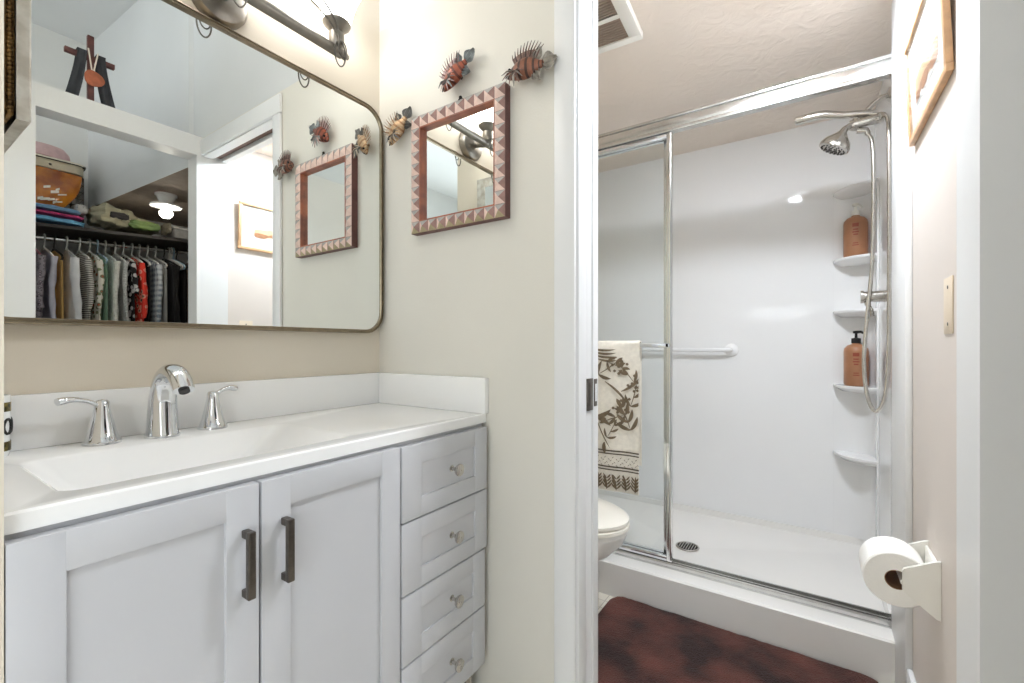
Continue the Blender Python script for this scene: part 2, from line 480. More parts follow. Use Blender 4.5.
# corner shelf column
cs = thing('corner_shelf_unit', 'white moulded corner shelf column in the shower', 'shelf', (1.47, 1.655, .1))
cx, cy, rr_ = 1.4745, 1.6595, .158
mb = MB()
rings = []
for z in (.1425, 1.79):
    ring = [Vector((cx - rr_, cy, z)), Vector((cx - rr_, cy - .008, z))]
    for k in range(9):
        a = R(90 * k / 8)   # concave cove
        ring.append(Vector((cx - .10 + .094 * math.sin(a) , cy - .006 - .094 + .094 * math.cos(a), z)) if True else None)
    ring += [Vector((cx - .008, cy - rr_, z)), Vector((cx, cy - rr_, z)), Vector((cx, cy, z))]
    rings.append(ring)
mb.loft(rings)
obj('back_panel', mb, M_acrylic, cs)
for z in (1.785, 1.462, 1.218, .868, .545):
    mb = MB(); rings = []
    for dz, s in ((-.030, .80), (-.012, .985), (-.004, 1.0), (0, .99)):
        r = rr_ * s
        rings.append([Vector((cx - .002, cy - .002, z + dz))] + [Vector((cx - .002 - r * math.sin(R(90 * k / 14)), cy - .002 - r * math.cos(R(90 * k / 14)), z + dz)) for k in range(15)])
    mb.loft(rings); obj('shelf', mb, M_acrylic, cs)

def pump_bottle(label, x, y, z, h, r, pump):
    t = thing('pump_bottle', label, 'bottle', (x, y, z + .0005), 'bottles on the shower corner shelves')
    mb = MB(); mb.lathe([(.001, 0), (r * .92, 0), (r, .006), (r, h * .80), (r * .95, h * .88), (r * .72, h * .95), (r * .36, h * .985), (r * .34, h * 1.03), (.001, h * 1.03)], (x, y, z + .0005), cap0=False, cap1=False)
    obj('body', mb, M_bottle, t)
    # printed lines facing the room
    a0 = math.atan2(-1.0 - y, 1.23 - x)
    for i, (zz, w, hh) in enumerate(((.70, .5, .016), (.62, .42, .006), (.56, .5, .006), (.5, .36, .006), (.30, .42, .004), (.25, .5, .004))):
        g = []; mb = MB()
        for q in (0, 1):
            g.append([Vector((x + (r + .0006) * math.cos(a0 + w * (k / 6 - .5)), y + (r + .0006) * math.sin(a0 + w * (k / 6 - .5)), z + h * zz + q * hh)) for k in range(7)])
        mb.sheet(g); obj('printed_line', mb, M_ink, t, label='reddish printed line')
    mb = MB(); zc = z + h * 1.03
    mb.lathe([(r * .38, zc - .004), (r * .38, zc + .018), (.006, zc + .021), (.005, zc + .04), (.012, zc + .042), (.012, zc + .052), (.001, zc + .054)], (x, y, 0))
    ca, sa = math.cos(a0 + pump), math.sin(a0 + pump)
    mb.tube([(x, y, zc + .047), (x + .02 * ca, y + .02 * sa, zc + .048), (x + .036 * ca, y + .036 * sa, zc + .04)], [.007, .006, .005], 8)
    obj('pump', mb, M_black if pump < 2 else M_plastic, t)
pump_bottle('brown pump bottle on the middle corner shelf, black pump top', 1.400, 1.585, .868, .195, .047, 1.0)
pump_bottle('brown bottle with pale pump on the upper corner shelf behind the hose', 1.398, 1.585, 1.462, .190, .046, 2.5)

# shower valve, arm, wand and hose
sh = thing('shower_fixture', 'brushed nickel shower arm with rain head, long wand and hose loop', 'shower head', (1.475, 1.12, 1.97))
mb = MB().lathe([(.030, 1.4748), (.030, 1.471), (.022, 1.464), (.012, 1.460)], (0, 1.12, 1.975), 'X')
obj('flange', mb, M_nickel, sh)
mb = MB().tube([(1.466, 1.12, 1.975), (1.445, 1.12, 1.974), (1.42, 1.12, 1.957), (1.39, 1.12, 1.923), (1.375, 1.12, 1.905)], .0095, 12)
obj('arm', mb, M_nickel, sh)
mb = MB().tube([(1.35, 1.115, 1.893), (1.43, 1.115, 1.898)], .018, 14); mb.tube([(1.372, 1.115, 1.91), (1.362, 1.115, 1.875)], .016, 12); mb.tube([(1.372, 1.115, 1.868), (1.40, 1.115, 1.862), (1.405, 1.115, 1.848)], .011, 10); mb.ball((1.435, 1.115, 1.898), .019)
obj('diverter', mb, M_nickel, sh)
mb = MB().tube([(1.174, 1.10, 1.950), (1.18, 1.10, 1.951), (1.24, 1.10, 1.953), (1.27, 1.10, 1.951), (1.33, 1.105, 1.934), (1.40, 1.11, 1.925), (1.43, 1.113, 1.915)], [.014, .016, .017, .016, .013, .012, .013], 12)
obj('hand_wand', mb, M_nickel, sh)
Mx = Matrix.Rotation(R(28), 4, 'Y')
mb = MB()
prof = [(.006, .075), (.011, .07), (.014, .055), (.022, .045), (.044, .022), (.052, .004), (.052, -.008), (.046, -.012), (.001, -.012)]
mb.lathe(prof, cap1=False)
for v in mb.bm.verts: v.co = Matrix.Translation((1.302, 1.09, 1.815)) @ (Mx @ v.co)
mb.tube([(1.335, 1.092, 1.875), (1.35, 1.10, 1.885)], .012, 10)
hd = obj('rain_head', mb, M_nickel, sh)
mb = MB()
for rr2, nn in ((.012, 6), (.026, 12), (.040, 18)):
    for k in range(nn):
        a = 2 * PI * k / nn; c = Matrix.Translation((1.302, 1.09, 1.815)) @ (Mx @ Vector((rr2 * math.cos(a), rr2 * math.sin(a), -.0125)))
        mb.ball(c, .0032, seg=6)
obj('nozzles', mb, M_dark, hd)
def C3(pts, n=8):
    """Catmull-Rom through points"""
    pts = [Vector(p) for p in pts]; out = []
    P = [pts[0]] + pts + [pts[-1]]
    for i in range(1, len(P) - 2):
        for k in range(n):
            t = k / n; a, b, c, d_ = P[i - 1], P[i], P[i + 1], P[i + 2]
            out.append(0.5 * ((2 * b) + (-a + c) * t + (2 * a - 5 * b + 4 * c - d_) * t * t + (-a + 3 * b - 3 * c + d_) * t ** 3))
    out.append(pts[-1]); return out
hose = C3([(1.403, 1.115, 1.85), (1.418, 1.115, 1.80), (1.421, 1.115, 1.60), (1.416, 1.112, 1.35), (1.398, 1.105, 1.12), (1.392, 1.10, .98), (1.402, 1.095, .865), (1.425, 1.09, .812), (1.450, 1.088, .865), (1.4605, 1.086, 1.02), (1.463, 1.086, 1.35), (1.463, 1.088, 1.70), (1.461, 1.09, 1.86), (1.452, 1.10, 1.90), (1.432, 1.112, 1.914)])
obj('hose', MB().tube(hose, .0068, 10), M_nickel, sh)
vl = thing('shower_valve', 'nickel shower valve with lever on the right shower wall', 'valve', (1.475, 1.12, 1.24))
obj('escutcheon', MB().lathe([(.062, 1.4748), (.062, 1.470), (.050, 1.463), (.030, 1.460)], (0, 1.15, 1.24), 'X'), M_nickel, vl)
obj('valve_body', MB().tube([(1.465, 1.15, 1.24), (1.395, 1.15, 1.24)], [.022, .020], 16).tube([(1.395, 1.15, 1.24), (1.385, 1.15, 1.24)], [.024, .024], 16), M_nickel, vl)
obj('lever', MB().tube(C3([(1.405, 1.147, 1.23), (1.408, 1.143, 1.205), (1.417, 1.138, 1.185), (1.418, 1.134, 1.165)]), [.010] * 8 + [.008] * 8 + [.0065] * 9, 10), M_nickel, vl)

# towel folded over the bar
M_tow = mat('towel_cream', (234, 228, 216), 0.95, var=0.05, vscale=60, bump=0.25, bscale=400)
M_leaf = mat('towel_brown_print', (118, 102, 80), 0.95, var=0.15, vscale=80)
M_band = mat('towel_dark_band', (88, 76, 62), 0.95)
tw = MB(); tx0, tx1 = .20, .637; fy = .810
def ty(x, z): return fy - .004 * math.sin(x * 38 + 1.5) * min(1, (1.07 - z) * 3) - .003 * math.sin(x * 17)
grid = []
NX = 40
prof = [(1, z) for z in [.432 + (1.056 - .432) * k / 24 for k in range(25)]]
for _, z in prof: grid.append([Vector((tx0 + (tx1 - tx0) * i / NX + .004 * math.sin(z * 9) * (i == NX), ty(tx0 + (tx1 - tx0) * i / NX, z), z)) for i in range(NX + 1)])
for a in range(1, 9):
    an = R(180 * a / 9); grid.append([Vector((tx0 + (tx1 - tx0) * i / NX, fy + .016 - .016 * math.cos(an), 1.056 + .019 * math.sin(an))) for i in range(NX + 1)])
for k in range(12): grid.append([Vector((tx0 + (tx1 - tx0) * i / NX, fy + .032, 1.05 - .50 * k / 11)) for i in range(NX + 1)])
tw.sheet(grid, 0, .004)
def tp(x, z): return Vector((x, ty(x, z) - .0052, z))
def leafp(x, z, ang, L, W, curve=.5, mi=1):
    # curved blade
    g = [[], []]; a = ang
    px, pz = x, z; N = 8
    for k in range(N + 1):
        w = W * math.sin(PI * min(1, (k + .4) / (N + .4))) ** .8 * .5
        nx, nz = -math.sin(a), math.cos(a)
        g[0].append(tp(px + nx * w, pz + nz * w)); g[1].append(tp(px - nx * w, pz - nz * w))
        px += L / N * math.cos(a); pz += L / N * math.sin(a); a += curve / N
    g = [[p if (tx0 + .002 < p.x < tx1 - .002) else tp(min(max(p.x, tx0 + .002), tx1 - .002), p.z) for p in r] for r in g]
    tw.sheet(g, mi)
rnd = random.Random(3)
def sprig(x, z, ang, s, nl=4, berries=False):
    for i in range(nl):
        for sd in (-1, 1):
            if rnd.random() < .12: continue
            q = i / max(1, nl - 1)
            bx = x + math.cos(ang) * s * .9 * q; bz = z + math.sin(ang) * s * .9 * q
            leafp(bx, bz, ang + sd * (1.1 - .5 * q), s * (.62 - .2 * q), s * .15, -sd * .7)
    leafp(x, z, ang, s * 1.2, s * .05, .25)
    if berries:
        for k in range(12):
            a_ = rnd.uniform(0, 6.28); r_ = rnd.uniform(.01, .045); c_ = (x + math.cos(ang) * s * 1.05 + r_ * math.cos(a_), z + math.sin(ang) * s * 1.05 + r_ * math.sin(a_))
            leafp(c_[0] - .006, c_[1], 0, .013, .012, 0)
sprig(.50, .985, -.4, .08, 2); sprig(.615, .90, 2.2, .09, 3, True); sprig(.50, .66, 1.0, .07, 3); sprig(.60, .70, 1.9, .11, 4, True); sprig(.60, .80, 1.2, .09, 3, True); sprig(.575, .76, 3.4, .09, 3); sprig(.46, .93, .5, .10, 2); sprig(.44, .93, 2.6, .1, 2); sprig(.45, .74, -1.2, .12, 2); sprig(.36, .80, 1.3, .12, 3); sprig(.28, .90, .9, .12, 3); sprig(.27, .68, 1.1, .13, 4)
leafp(.49, .90, -.55, .14, .010, -.5); leafp(.56, .86, .4, .11, .012, .6); leafp(.43, .74, .1, .1, .02, .8)
for k in range(4): leafp(.42 + .012 * k, 1.045 - .016 * k, -.3, .12 - .01 * k, .010, .55)
for z, h in ((.602, .006), (.590, .005), (.534, .006), (.522, .005)):
    tw.sheet([[tp(tx0 + (tx1 - tx0) * i / NX, z + q * h) for i in range(NX + 1)] for q in (0, 1)], 2)
for i in range(11):
    x = tx0 + .02 + i * .04; leafp(x, .44, 1.57 + .2 * math.sin(i), .07, .012, .2)
    for k in range(4):
        for sd in (-1, 1): leafp(x, .445 + .014 * k, 1.57 - sd * .9, .034 - .003 * k, .007, sd * .5)
for i in range(26):
    for j in range(3): leafp(tx0 + .008 + i * .0165 + .008 * (j % 2), .547 + j * .013, .8 * (1 if (i + j) % 2 else -1), .011, .0025, 0)
tag(obj('bath_towel', tw, [M_tow, M_leaf, M_band], smooth=True, recalc=False), 'cream towel with brown palm leaf print hanging over the shower door bar', 'towel')

# ------------------------------------------------------------------ toilet
TC = (.44, .545)
def egg(z, hx0, hx1, hy, n=36, x_c=.44):
    pts = []
    for k in range(n):
        a = 2 * PI * k / n; c, s = math.cos(a), math.sin(a)
        hx = hx1 if c > 0 else hx0
        pts.append(Vector((x_c + hx * c, TC[1] + hy * s * (1 - .10 * max(0, c)), z)))
    return pts
tl = thing('toilet', 'white toilet with closed cream lid beside the shower threshold', 'toilet', (.3, TC[1], 0))
mb = MB().loft([egg(0, .20, .075, .105), egg(.02, .20, .07, .10), egg(.10, .17, .05, .085), egg(.20, .17, .07, .10), egg(.255, .175, .12, .130), egg(.285, .18, .175, .155), egg(.33, .19, .218, .176), egg(.37, .20, .235, .182), egg(.385, .19, .228, .176)])
mb.box(.03, .30, TC[1] - .11, TC[1] + .11, .18, .38, .03)
obj('bowl', mb, M_porc, tl)
obj('seat', MB().loft([egg(.386, .19, .235, .178), egg(.388, .196, .242, .184), egg(.400, .196, .242, .184), egg(.404, .19, .236, .178)]), M_seat, tl)
obj('lid', MB().loft([egg(.407, .19, .235, .178), egg(.409, .194, .240, .182), egg(.420, .194, .240, .182), egg(.428, .182, .226, .170), egg(.431, .12, .15, .11)]), M_seat, tl)
obj('tank', MB().box(.008, .20, TC[1] - .20, TC[1] + .20, .38, .72, .02, seg=3), M_porc, tl)
obj('tank_lid', MB().box(.004, .21, TC[1] - .21, TC[1] + .21, .72, .755, .01, seg=3), M_porc, tl)
obj('flush_lever', MB().tube([(.20, TC[1] - .14, .67), (.222, TC[1] - .14, .67), (.222, TC[1] - .07, .665)], .006, 8), M_chrome, tl)

# ------------------------------------------------------------------ bath mat
def mat_mesh():
    mb = MB(); x0, x1, y0, y1 = .535, 1.425, .25, .772; N, K = 90, 56; g = []
    for j in range(K + 1):
        row = []
        for i in range(N + 1):
            u, v = i / N * 2 - 1, j / K * 2 - 1
            # round the corners
            X, Y = u * (x1 - x0) / 2, v * (y1 - y0) / 2; r = .06; hx, hy = (x1 - x0) / 2 - r, (y1 - y0) / 2 - r
            if abs(X) > hx and abs(Y) > hy:
                dx, dy = abs(X) - hx, abs(Y) - hy; m_ = max(dx, dy); l = math.hypot(dx, dy); f = m_ / l if l else 1
                X = math.copysign(hx + dx * f, X); Y = math.copysign(hy + dy * f, Y)
            e = min(1, (1 - max(abs(u), abs(v))) / .05)
            z = .004 + .017 * math.sqrt(max(0, 1 - (1 - e) ** 2)) + e * (.003 * noise.noise(Vector((X * 9, Y * 9, 0))) + .0022 * noise.noise(Vector((X * 45, Y * 45, 2))))
            row.append(Vector(((x0 + x1) / 2 + X, (y0 + y1) / 2 + Y, z)))
        g.append(row)
    mb.sheet(g)
    # close with a skirt and bottom
    return mb
mm = mat_mesh()
be = [e for e in mm.bm.edges if e.is_boundary]
ex = bmesh.ops.extrude_edge_only(mm.bm, edges=be)
for v in [v for v in ex['geom'] if isinstance(v, bmesh.types.BMVert)]: v.co.z = .0005
M_mat = mat('plush_burgundy', (104, 56, 46), 0.95, c2=(40, 16, 13), vscale=6.0, bump=0.8, bscale=220, sheen=0.1)
tag(obj('bath_mat', mm, M_mat, recalc=True), 'dark burgundy brown plush bath mat on the floor before the shower', 'bath mat')

# ------------------------------------------------------------------ toilet paper
hx, hz = 1.3885, .529
th = thing('toilet_paper_holder', 'white toilet paper holder with two side plates on right wall', 'paper holder', (1.4598, .34, .515))
for y0, y1 in ((.278, .286), (.402, .410)):
    pr = [Vector((1.4595, y0, .593)), Vector((1.450, y0, .590)), Vector((1.3985, y0, .562)), Vector((1.3965, y0, .556)), Vector((1.3965, y0, .516)), Vector((1.400, y0, .510)), Vector((1.452, y0, .468)), Vector((1.4595, y0, .466))]
    obj('side_plate', MB().prism(pr, (0, y1 - y0, 0)), M_plastic, th)
obj('back_plate', MB().box(1.452, 1.4597, .286, .402, .478, .583, .003), M_plastic, th)
obj('roller', MB().tube([(hx + .012, .286, hz), (hx + .012, .402, hz)], .007, 12), M_plastic, th)
rp = thing('toilet_paper_roll', 'full white paper roll on the holder on right wall', 'toilet paper', (hx, .345, hz))
mb = MB().lathe([(.0215, .292), (.058, .292), (.061, .295), (.061, .393), (.058, .396), (.0215, .396)], (hx, 0, hz), 'Y', seg=40, cap0=False, cap1=False)
obj('paper', mb, mat('tissue', (244, 242, 238), 0.95, bump=0.15, bscale=200), rp)
mb = MB().lathe([(.0215, .292), (.0205, .291), (.0205, .397), (.0215, .396)], (hx, 0, hz), 'Y', seg=24, cap0=False, cap1=False)
obj('cardboard_core', mb, mat('cardboard', (142, 106, 78), 0.9), rp, label='brown cardboard core')

# ------------------------------------------------------------------ picture on the bathroom wall
def picture(t, mk, x, y0, y1, z0, z1):
    pass
pt = thing('framed_picture', 'light wood framed landscape print on the bathroom right wall', 'picture', (1.4598, .37, 1.588), rot=(0, R(-2.6), 0))
y0, y1, z0, z1, bw = -.20, .205, 0.0, .262, .016      # local: hangs with its top leaning off the wall
fx0, fx1 = -.0125, -.0005
mb = MB().box(fx0, fx1, y0, y1, z0, z0 + bw, .0015); mb.box(fx0, fx1, y0, y1, z1 - bw, z1, .0015); mb.box(fx0, fx1, y0, y0 + bw, z0 + bw, z1 - bw, .0015); mb.box(fx0, fx1, y1 - bw, y1, z0 + bw, z1 - bw, .0015)
obj('frame', mb, M_wood_l, pt, local=True)
obj('mat_board', MB().box(-.005, -.001, y0 + bw, y1 - bw, z0 + bw, z1 - bw), mat('mat_board_white', (240, 236, 228), 0.8), pt, local=True)
pm = MB(); py0, py1, pz0, pz1 = y0 + .085, y1 - .085, z0 + .070, z1 - .075
pm.box(-.0056, -.0051, py0, py1, pz0, pz1)
def blob(y, z, ry, rz, mi, dx=.0006):
    pm.prism([Vector((-.0056 - dx, min(max(y + ry * math.cos(a) * (1 + .25 * math.sin(3 * a)), py0), py1), min(max(z + rz * math.sin(a), pz0), pz1))) for a in [2 * PI * k / 18 for k in range(18)]], (dx * .9, 0, 0), mi)
blob(-.06, pz0 + .035, .08, .022, 1, .0003); blob(.06, pz0 + .045, .10, .025, 1, .0004); blob(-.08, pz0 + .02, .05, .014, 2, .0005); blob(.02, pz0 + .024, .05, .016, 2, .0006); blob(.10, pz0 + .02, .04, .012, 2, .0007)
obj('print', pm, [mat('print_sky', (206, 212, 214), 0.8, c2=(226, 226, 222), vscale=14), mat('print_sand', (226, 190, 150), 0.8, var=.1, vscale=40), mat('print_brown', (178, 128, 92), 0.8, var=.15, vscale=40)], pt, local=True)
obj('glass', MB().box(-.0105, -.0092, y0 + bw, y1 - bw, z0 + bw, z1 - bw), M_pglass, pt, local=True)

st = thing('blank_plate', 'small beige blank cover plate on the bathroom wall below the picture', 'cover plate', (1.4598, .215, 1.135))
obj('plate', MB().box(1.4578, 1.4599, .180, .250, 1.078, 1.192, .0009), mat('painted_plate', (230, 214, 192), 0.5), st)
for z in (1.098, 1.172): obj('screw', MB().lathe([(.0035, 1.4579), (.0035, 1.4570), (.001, 1.4568)], (0, .215, z), 'X', seg=10), M_pewter, st)

# ------------------------------------------------------------------ ceiling vent and dome light
vt = thing('ceiling_vent', 'white slatted exhaust fan cover on the bathroom ceiling', 'vent', (.6, .36, 2.1548), rot=(0, 0, R(3)))
def vx(x, y, z): return (x - .6, y - .36, z - 2.1548)
mb = MB()
def vbox(x0, x1, y0, y1, z0, z1, b=0, mi=0): mb.box(x0 - .6, x1 - .6, y0 - .36, y1 - .36, z0 - 2.1548, z1 - 2.1548, b, mi)
vbox(.46, .748, .232, .262, 2.128, 2.1545, .004); vbox(.46, .748, .502, .532, 2.128, 2.1545, .004); vbox(.46, .49, .262, .502, 2.128, 2.1545, .004); vbox(.706, .748, .262, .502, 2.128, 2.1545, .004); vbox(.49, .706, .373, .392, 2.130, 2.150)
obj('cover_frame', mb, M_plastic, vt, local=True)
mb = MB()
for k in range(20): vbox(.49, .706, .265 + k * .012, .2695 + k * .012, 2.131, 2.142)
obj('slats', mb, mat('vent_slat', (168, 150, 136), 0.5), vt, local=True)
mb = MB(); vbox(.49, .706, .262, .502, 2.1525, 2.1542)
obj('housing', mb, mat('vent_inside', (70, 56, 50), 0.8), vt, local=True)
dl = thing('ceiling_light', 'round white glass dome lamp on the bathroom ceiling', 'ceiling light', (1.206, .43, 2.1545))
obj('base', MB().lathe([(.13, 2.1546), (.13, 2.128), (.126, 2.1235), (.115, 2.1235)], (1.206, .43, 0)), M_plastic, dl)
M_dome = mat('dome_glow', (240, 247, 255), 0.3, emis=DOME_EM)
obj('glass_dome', MB().lathe([(.112, 2.1285), (.109, 2.120), (.09, 2.113), (.05, 2.109), (.001, 2.108)], (1.206, .43, 0), cap1=False), M_dome, dl)

# ------------------------------------------------------------------ vanity cabinet
vc = thing('vanity_cabinet', 'light grey white shaker vanity cabinet under the white sink top', 'cabinet', (.24, -.47, 0))
Y0, Y1, ZB = -.920, -.014, .165
mb = MB().box(.004, .452, Y0, Y0 + .016, ZB, .835); mb.box(.004, .452, Y1 - .016, Y1, ZB, .835); mb.box(.004, .452, Y0 + .016, Y1 - .016, ZB, ZB + .016); mb.box(.004, .012, Y0 + .016, Y1 - .016, ZB + .016, .835)
mb.box(.434, .452, Y0 + .016, Y1 - .016, .80, .835); mb.box(.434, .452, -.352, -.316, ZB + .016, .80); mb.box(.02, .434, -.342, -.326, ZB + .016, .80)
obj('carcass', mb, M_cab, vc)
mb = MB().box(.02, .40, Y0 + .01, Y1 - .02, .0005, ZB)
obj('toe_kick', mb, mat('toe_kick_grey_board', (120, 116, 110), 0.6), vc)  # plain board, darker grey than the cabinet fronts

def shaker(mb, y0, y1, z0, z1, s, r=.0015):
    xb, xf, xp = .4545, .475, .468
    mb.box(xb, xf, y0, y0 + s, z0, z1, r); mb.box(xb, xf, y1 - s, y1, z0, z1, r); mb.box(xb, xf - .0001, y0 + s - .001, y1 - s + .001, z1 - s, z1, r); mb.box(xb, xf - .0001, y0 + s - .001, y1 - s + .001, z0, z0 + s, r)
    mb.box(xb, xp, y0 + s - .002, y1 - s + .002, z0 + s - .002, z1 - s + .002)
def pull(door, y, z0, z1):
    mb = MB().box(.489, .499, y - .006, y + .006, z0, z1, .0015); mb.box(.4752, .490, y - .0055, y + .0055, z0, z0 + .012, .001); mb.box(.4752, .490, y - .0055, y + .0055, z1 - .012, z1, .001)
    obj('handle', mb, M_pewter, door, label='square pewter bar pull')
for y0, y1, py in ((-.9208, -.6415, -.664), (-.6375, -.3375, -.600)):
    mb = MB(); shaker(mb, y0, y1, .172, .829, .050); dd = obj('door', mb, M_cab, vc); pull(dd, py, .654, .760)
for z0, z1, ry in ((.6575, .827, -.020), (.4935, .6535, -.020), (.336, .4895, -.029), (.172, .332, -.029)):
    mb = MB(); x_ = .475
    s = .045; y0 = -.332; y1 = ry
    xb, xf, xp = .4545, .475, .4695
    mb.box(xb, xf, y0, y0 + .060, z0, z1, .0015); mb.box(xb, xf, y1 - .052, y1, z0, z1, .0015); mb.box(xb, xf - .0001, y0 + .059, y1 - .051, z1 - s, z1, .0015); mb.box(xb, xf - .0001, y0 + .059, y1 - .051, z0, z0 + s, .0015)
    mb.box(xb, xp, y0 + .058, y1 - .05, z0 + s - .002, z1 - s + .002)
    dd = obj('drawer', mb, M_cab, vc)
    yk, zk = -.162, (z0 + z1) / 2
    obj('knob', MB().lathe([(.008, .4697), (.008, .4715), (.0045, .473), (.0045, .486), (.013, .491), (.0155, .495), (.0150, .499), (.010, .5015), (.001, .502)], (0, yk, zk), 'X', seg=20, cap1=False), M_nickel, dd, label='round polished nickel knob')
for y in (Y0 + .03, Y1 - .03):
    obj('foot', MB().lathe([(.022, .0005), (.024, .01), (.016, .03), (.012, .07), (.012, .12), (.02, .163)], (.425, y, 0)), M_nickel, vc)

# vanity top with basin
vt2 = thing('sink_top', 'glossy white vanity top with rectangular basin and splash boards', 'sink', (.23, -.46, .838))
mb = MB(); n = 8
A0 = rrect(.001, .459, -.921, -.001, .8362, .002, n); A1 = rrect(.001, .459, -.921, -.001, .858, .002, n); A2 = rrect(.003, .456, -.919, -.003, .861, .002, n)
B0 = rrect(.130, .413, -.866, -.405, .861, .030, n); B1 = rrect(.135, .408, -.860, -.415, .857, .030, n); B2 = rrect(.15, .395, -.835, -.47, .815, .035, n); B3 = rrect(.175, .375, -.80, -.53, .772, .045, n); B4 = rrect(.23, .32, -.72, -.61, .764, .035, n)
mb.loft([A0, A1, A2, B0, B1, B2, B3, B4], False, True)
obj('basin_slab', mb, M_top, vt2)
obj('backsplash', MB().box(.0005, .019, -.921, -.0005, .8612, .963, .0025), M_top, vt2)
obj('side_splash', MB().box(.019, .468, -.019, -.0005, .8612, .963, .0025), M_top, vt2)
obj('drain', MB().lathe([(.022, .7645), (.022, .767), (.016, .768), (.001, .766)], (.275, -.665, 0), cap1=False), M_chrome, vt2)

# faucet
fs = thing('faucet', 'chrome widespread basin faucet with arched spout and two lever handles', 'faucet', (.075, -.643, .8612))
path = C3([(.078, 0, .862), (.079, 0, .90), (.083, 0, .945), (.097, 0, .982), (.128, 0, 1.001), (.163, 0, .992), (.188, 0, .965)], 7)
rings = []
for i, p in enumerate(path):
    q = i / (len(path) - 1)
    t_ = (path[min(i + 1, len(path) - 1)] - path[max(i - 1, 0)]).normalized(); nrm = Vector((-t_.z, 0, t_.x))
    wy = .029 * (1 - q) ** 1.5 + .0195 * (1 - (1 - q) ** 1.5); wn = .033 * (1 - q) ** 2.0 + .0140 * (1 - (1 - q) ** 2.0)
    if i == 0: wy *= 1.05; wn *= 1.05
    rings.append([p + Vector((0, -.643, 0)) + nrm * wn * math.cos(a) + Vector((0, 1, 0)) * wy * math.sin(a) for a in [2 * PI * k / 24 for k in range(24)]])
spout = obj('spout', MB().loft(rings), M_chrome, fs)
obj('base_ring', MB().loft([[Vector((.078 + .034 * math.cos(a), -.643 + .031 * math.sin(a), z)) for a in [2 * PI * k / 28 for k in range(28)]] for z in (.8612, .866)]), M_chrome, spout)
e = path[-1]; t_ = (path[-1] - path[-2]).normalized()
obj('aerator', MB().tube([e + Vector((0, -.643, 0)), e + Vector((0, -.643, 0)) + t_ * .004], .0095, 16), M_dark, spout)

def handle(x, y, tip):
    prof = [(.030, .8612), (.030, .866), (.027, .869), (.022, .885), (.0165, .91), (.0125, .93), (.0115, .943), (.008, .947), (.001, .948)]
    h_ = obj('handle', MB().lathe(prof, (x, y, 0), cap1=False), M_chrome, fs)
    o = Vector((x, y, 0))
    pts = C3([o + Vector((0, 0, .930)), o + Vector(tip) * .25 + Vector((0, 0, .944)), o + Vector(tip) * .65 + Vector((0, 0, .952)), o + Vector(tip) + Vector((0, 0, .950))], 6)
    rr3 = [.0100 - .0035 * math.sin(PI * min(1, k / 14)) + (.0015 if k > 14 else 0) for k in range(len(pts))]
    m = MB(); m.tube(pts, rr3, 12, flat=.62)
    obj('lever', m, M_chrome, h_)
handle(.063, -.737, (.012, -.066, 0))
handle(.063, -.540, (-.006, .052, 0))

# decorated tumbler at the left end
cu = thing('tumbler', 'decorated ceramic tumbler at the far left end of the sink top', 'tumbler', (.0515, -.887, .8612))
obj('cup', MB().lathe([(.001, .8613), (.027, .8613), (.029, .868), (.030, .93), (.030, .968), (.0275, .968), (.0275, .87), (.001, .869)], (.0515, -.887, 0), cap0=False, cap1=False), M_porc, cu)
for z0_, z1_ in ((.872, .888), (.940, .956)): obj('gold_band', MB().lathe([(.0303, z0_), (.0303, z1_)], (.0515, -.887, 0), cap0=False, cap1=False), mat('gold_glaze', (150, 132, 70), 0.35, 0.6, c2=(40, 36, 20), vscale=90), cu)
mb = MB()
for k in range(7):
    a = 2 * PI * k / 7
    mb.tube([(.0515 + (.0305) * math.cos(a + .26 * math.cos(b)), -.887 + .0305 * math.sin(a + .26 * math.cos(b)), .914 + .013 * math.sin(b)) for b in [2 * PI * j / 14 for j in range(14)]], .0022, 6, closed=True)
obj('ring_motif', mb, M_dark, cu)

# ------------------------------------------------------------------ large mirror
bmr = thing('wall_mirror', 'large rounded bronze framed mirror above the sink', 'mirror', (0.002, -.47, 1.46))
my0, my1, mz0, mz1 = -.926, -.012, 1.094, 1.838
def rr_yz(y0, y1, z0, z1, x, r, n=10): return [Vector((x, p.x, p.y)) for p in rrect(y0, y1, z0, z1, 0, r, n)]
mb = MB()
rings = [rr_yz(my0, my1, mz0, mz1, .002, .07), rr_yz(my0, my1, mz0, mz1, .035, .07), rr_yz(my0 + .0035, my1 - .0035, mz0 + .0035, mz1 - .0035, .0375, .067), rr_yz(my0 + .0045, my1 - .0045, mz0 + .0045, mz1 - .0045, .034, .066), rr_yz(my0 + .007, my1 - .007, mz0 + .007, mz1 - .007, .034, .064), rr_yz(my0 + .008, my1 - .008, mz0 + .008, mz1 - .008, .0375, .063), rr_yz(my0 + .0115, my1 - .0115, mz0 + .0115, mz1 - .0115, .0375, .060), rr_yz(my0 + .0125, my1 - .0125, mz0 + .0125, mz1 - .0125, .0255, .059)]
mb.loft(rings, False, False); obj('frame', mb, M_bronze, bmr)
mb = MB(); mb.loft([rr_yz(my0 + .006, my1 - .006, mz0 + .006, mz1 - .006, .004, .06), rr_yz(my0 + .006, my1 - .006, mz0 + .006, mz1 - .006, .020, .06)]); gl = obj('glass', mb, M_mirror, bmr, smooth=False)
for v in gl.data.vertices: v.co.x += .010 + .005 * v.co.y   # hangs a hair out of square

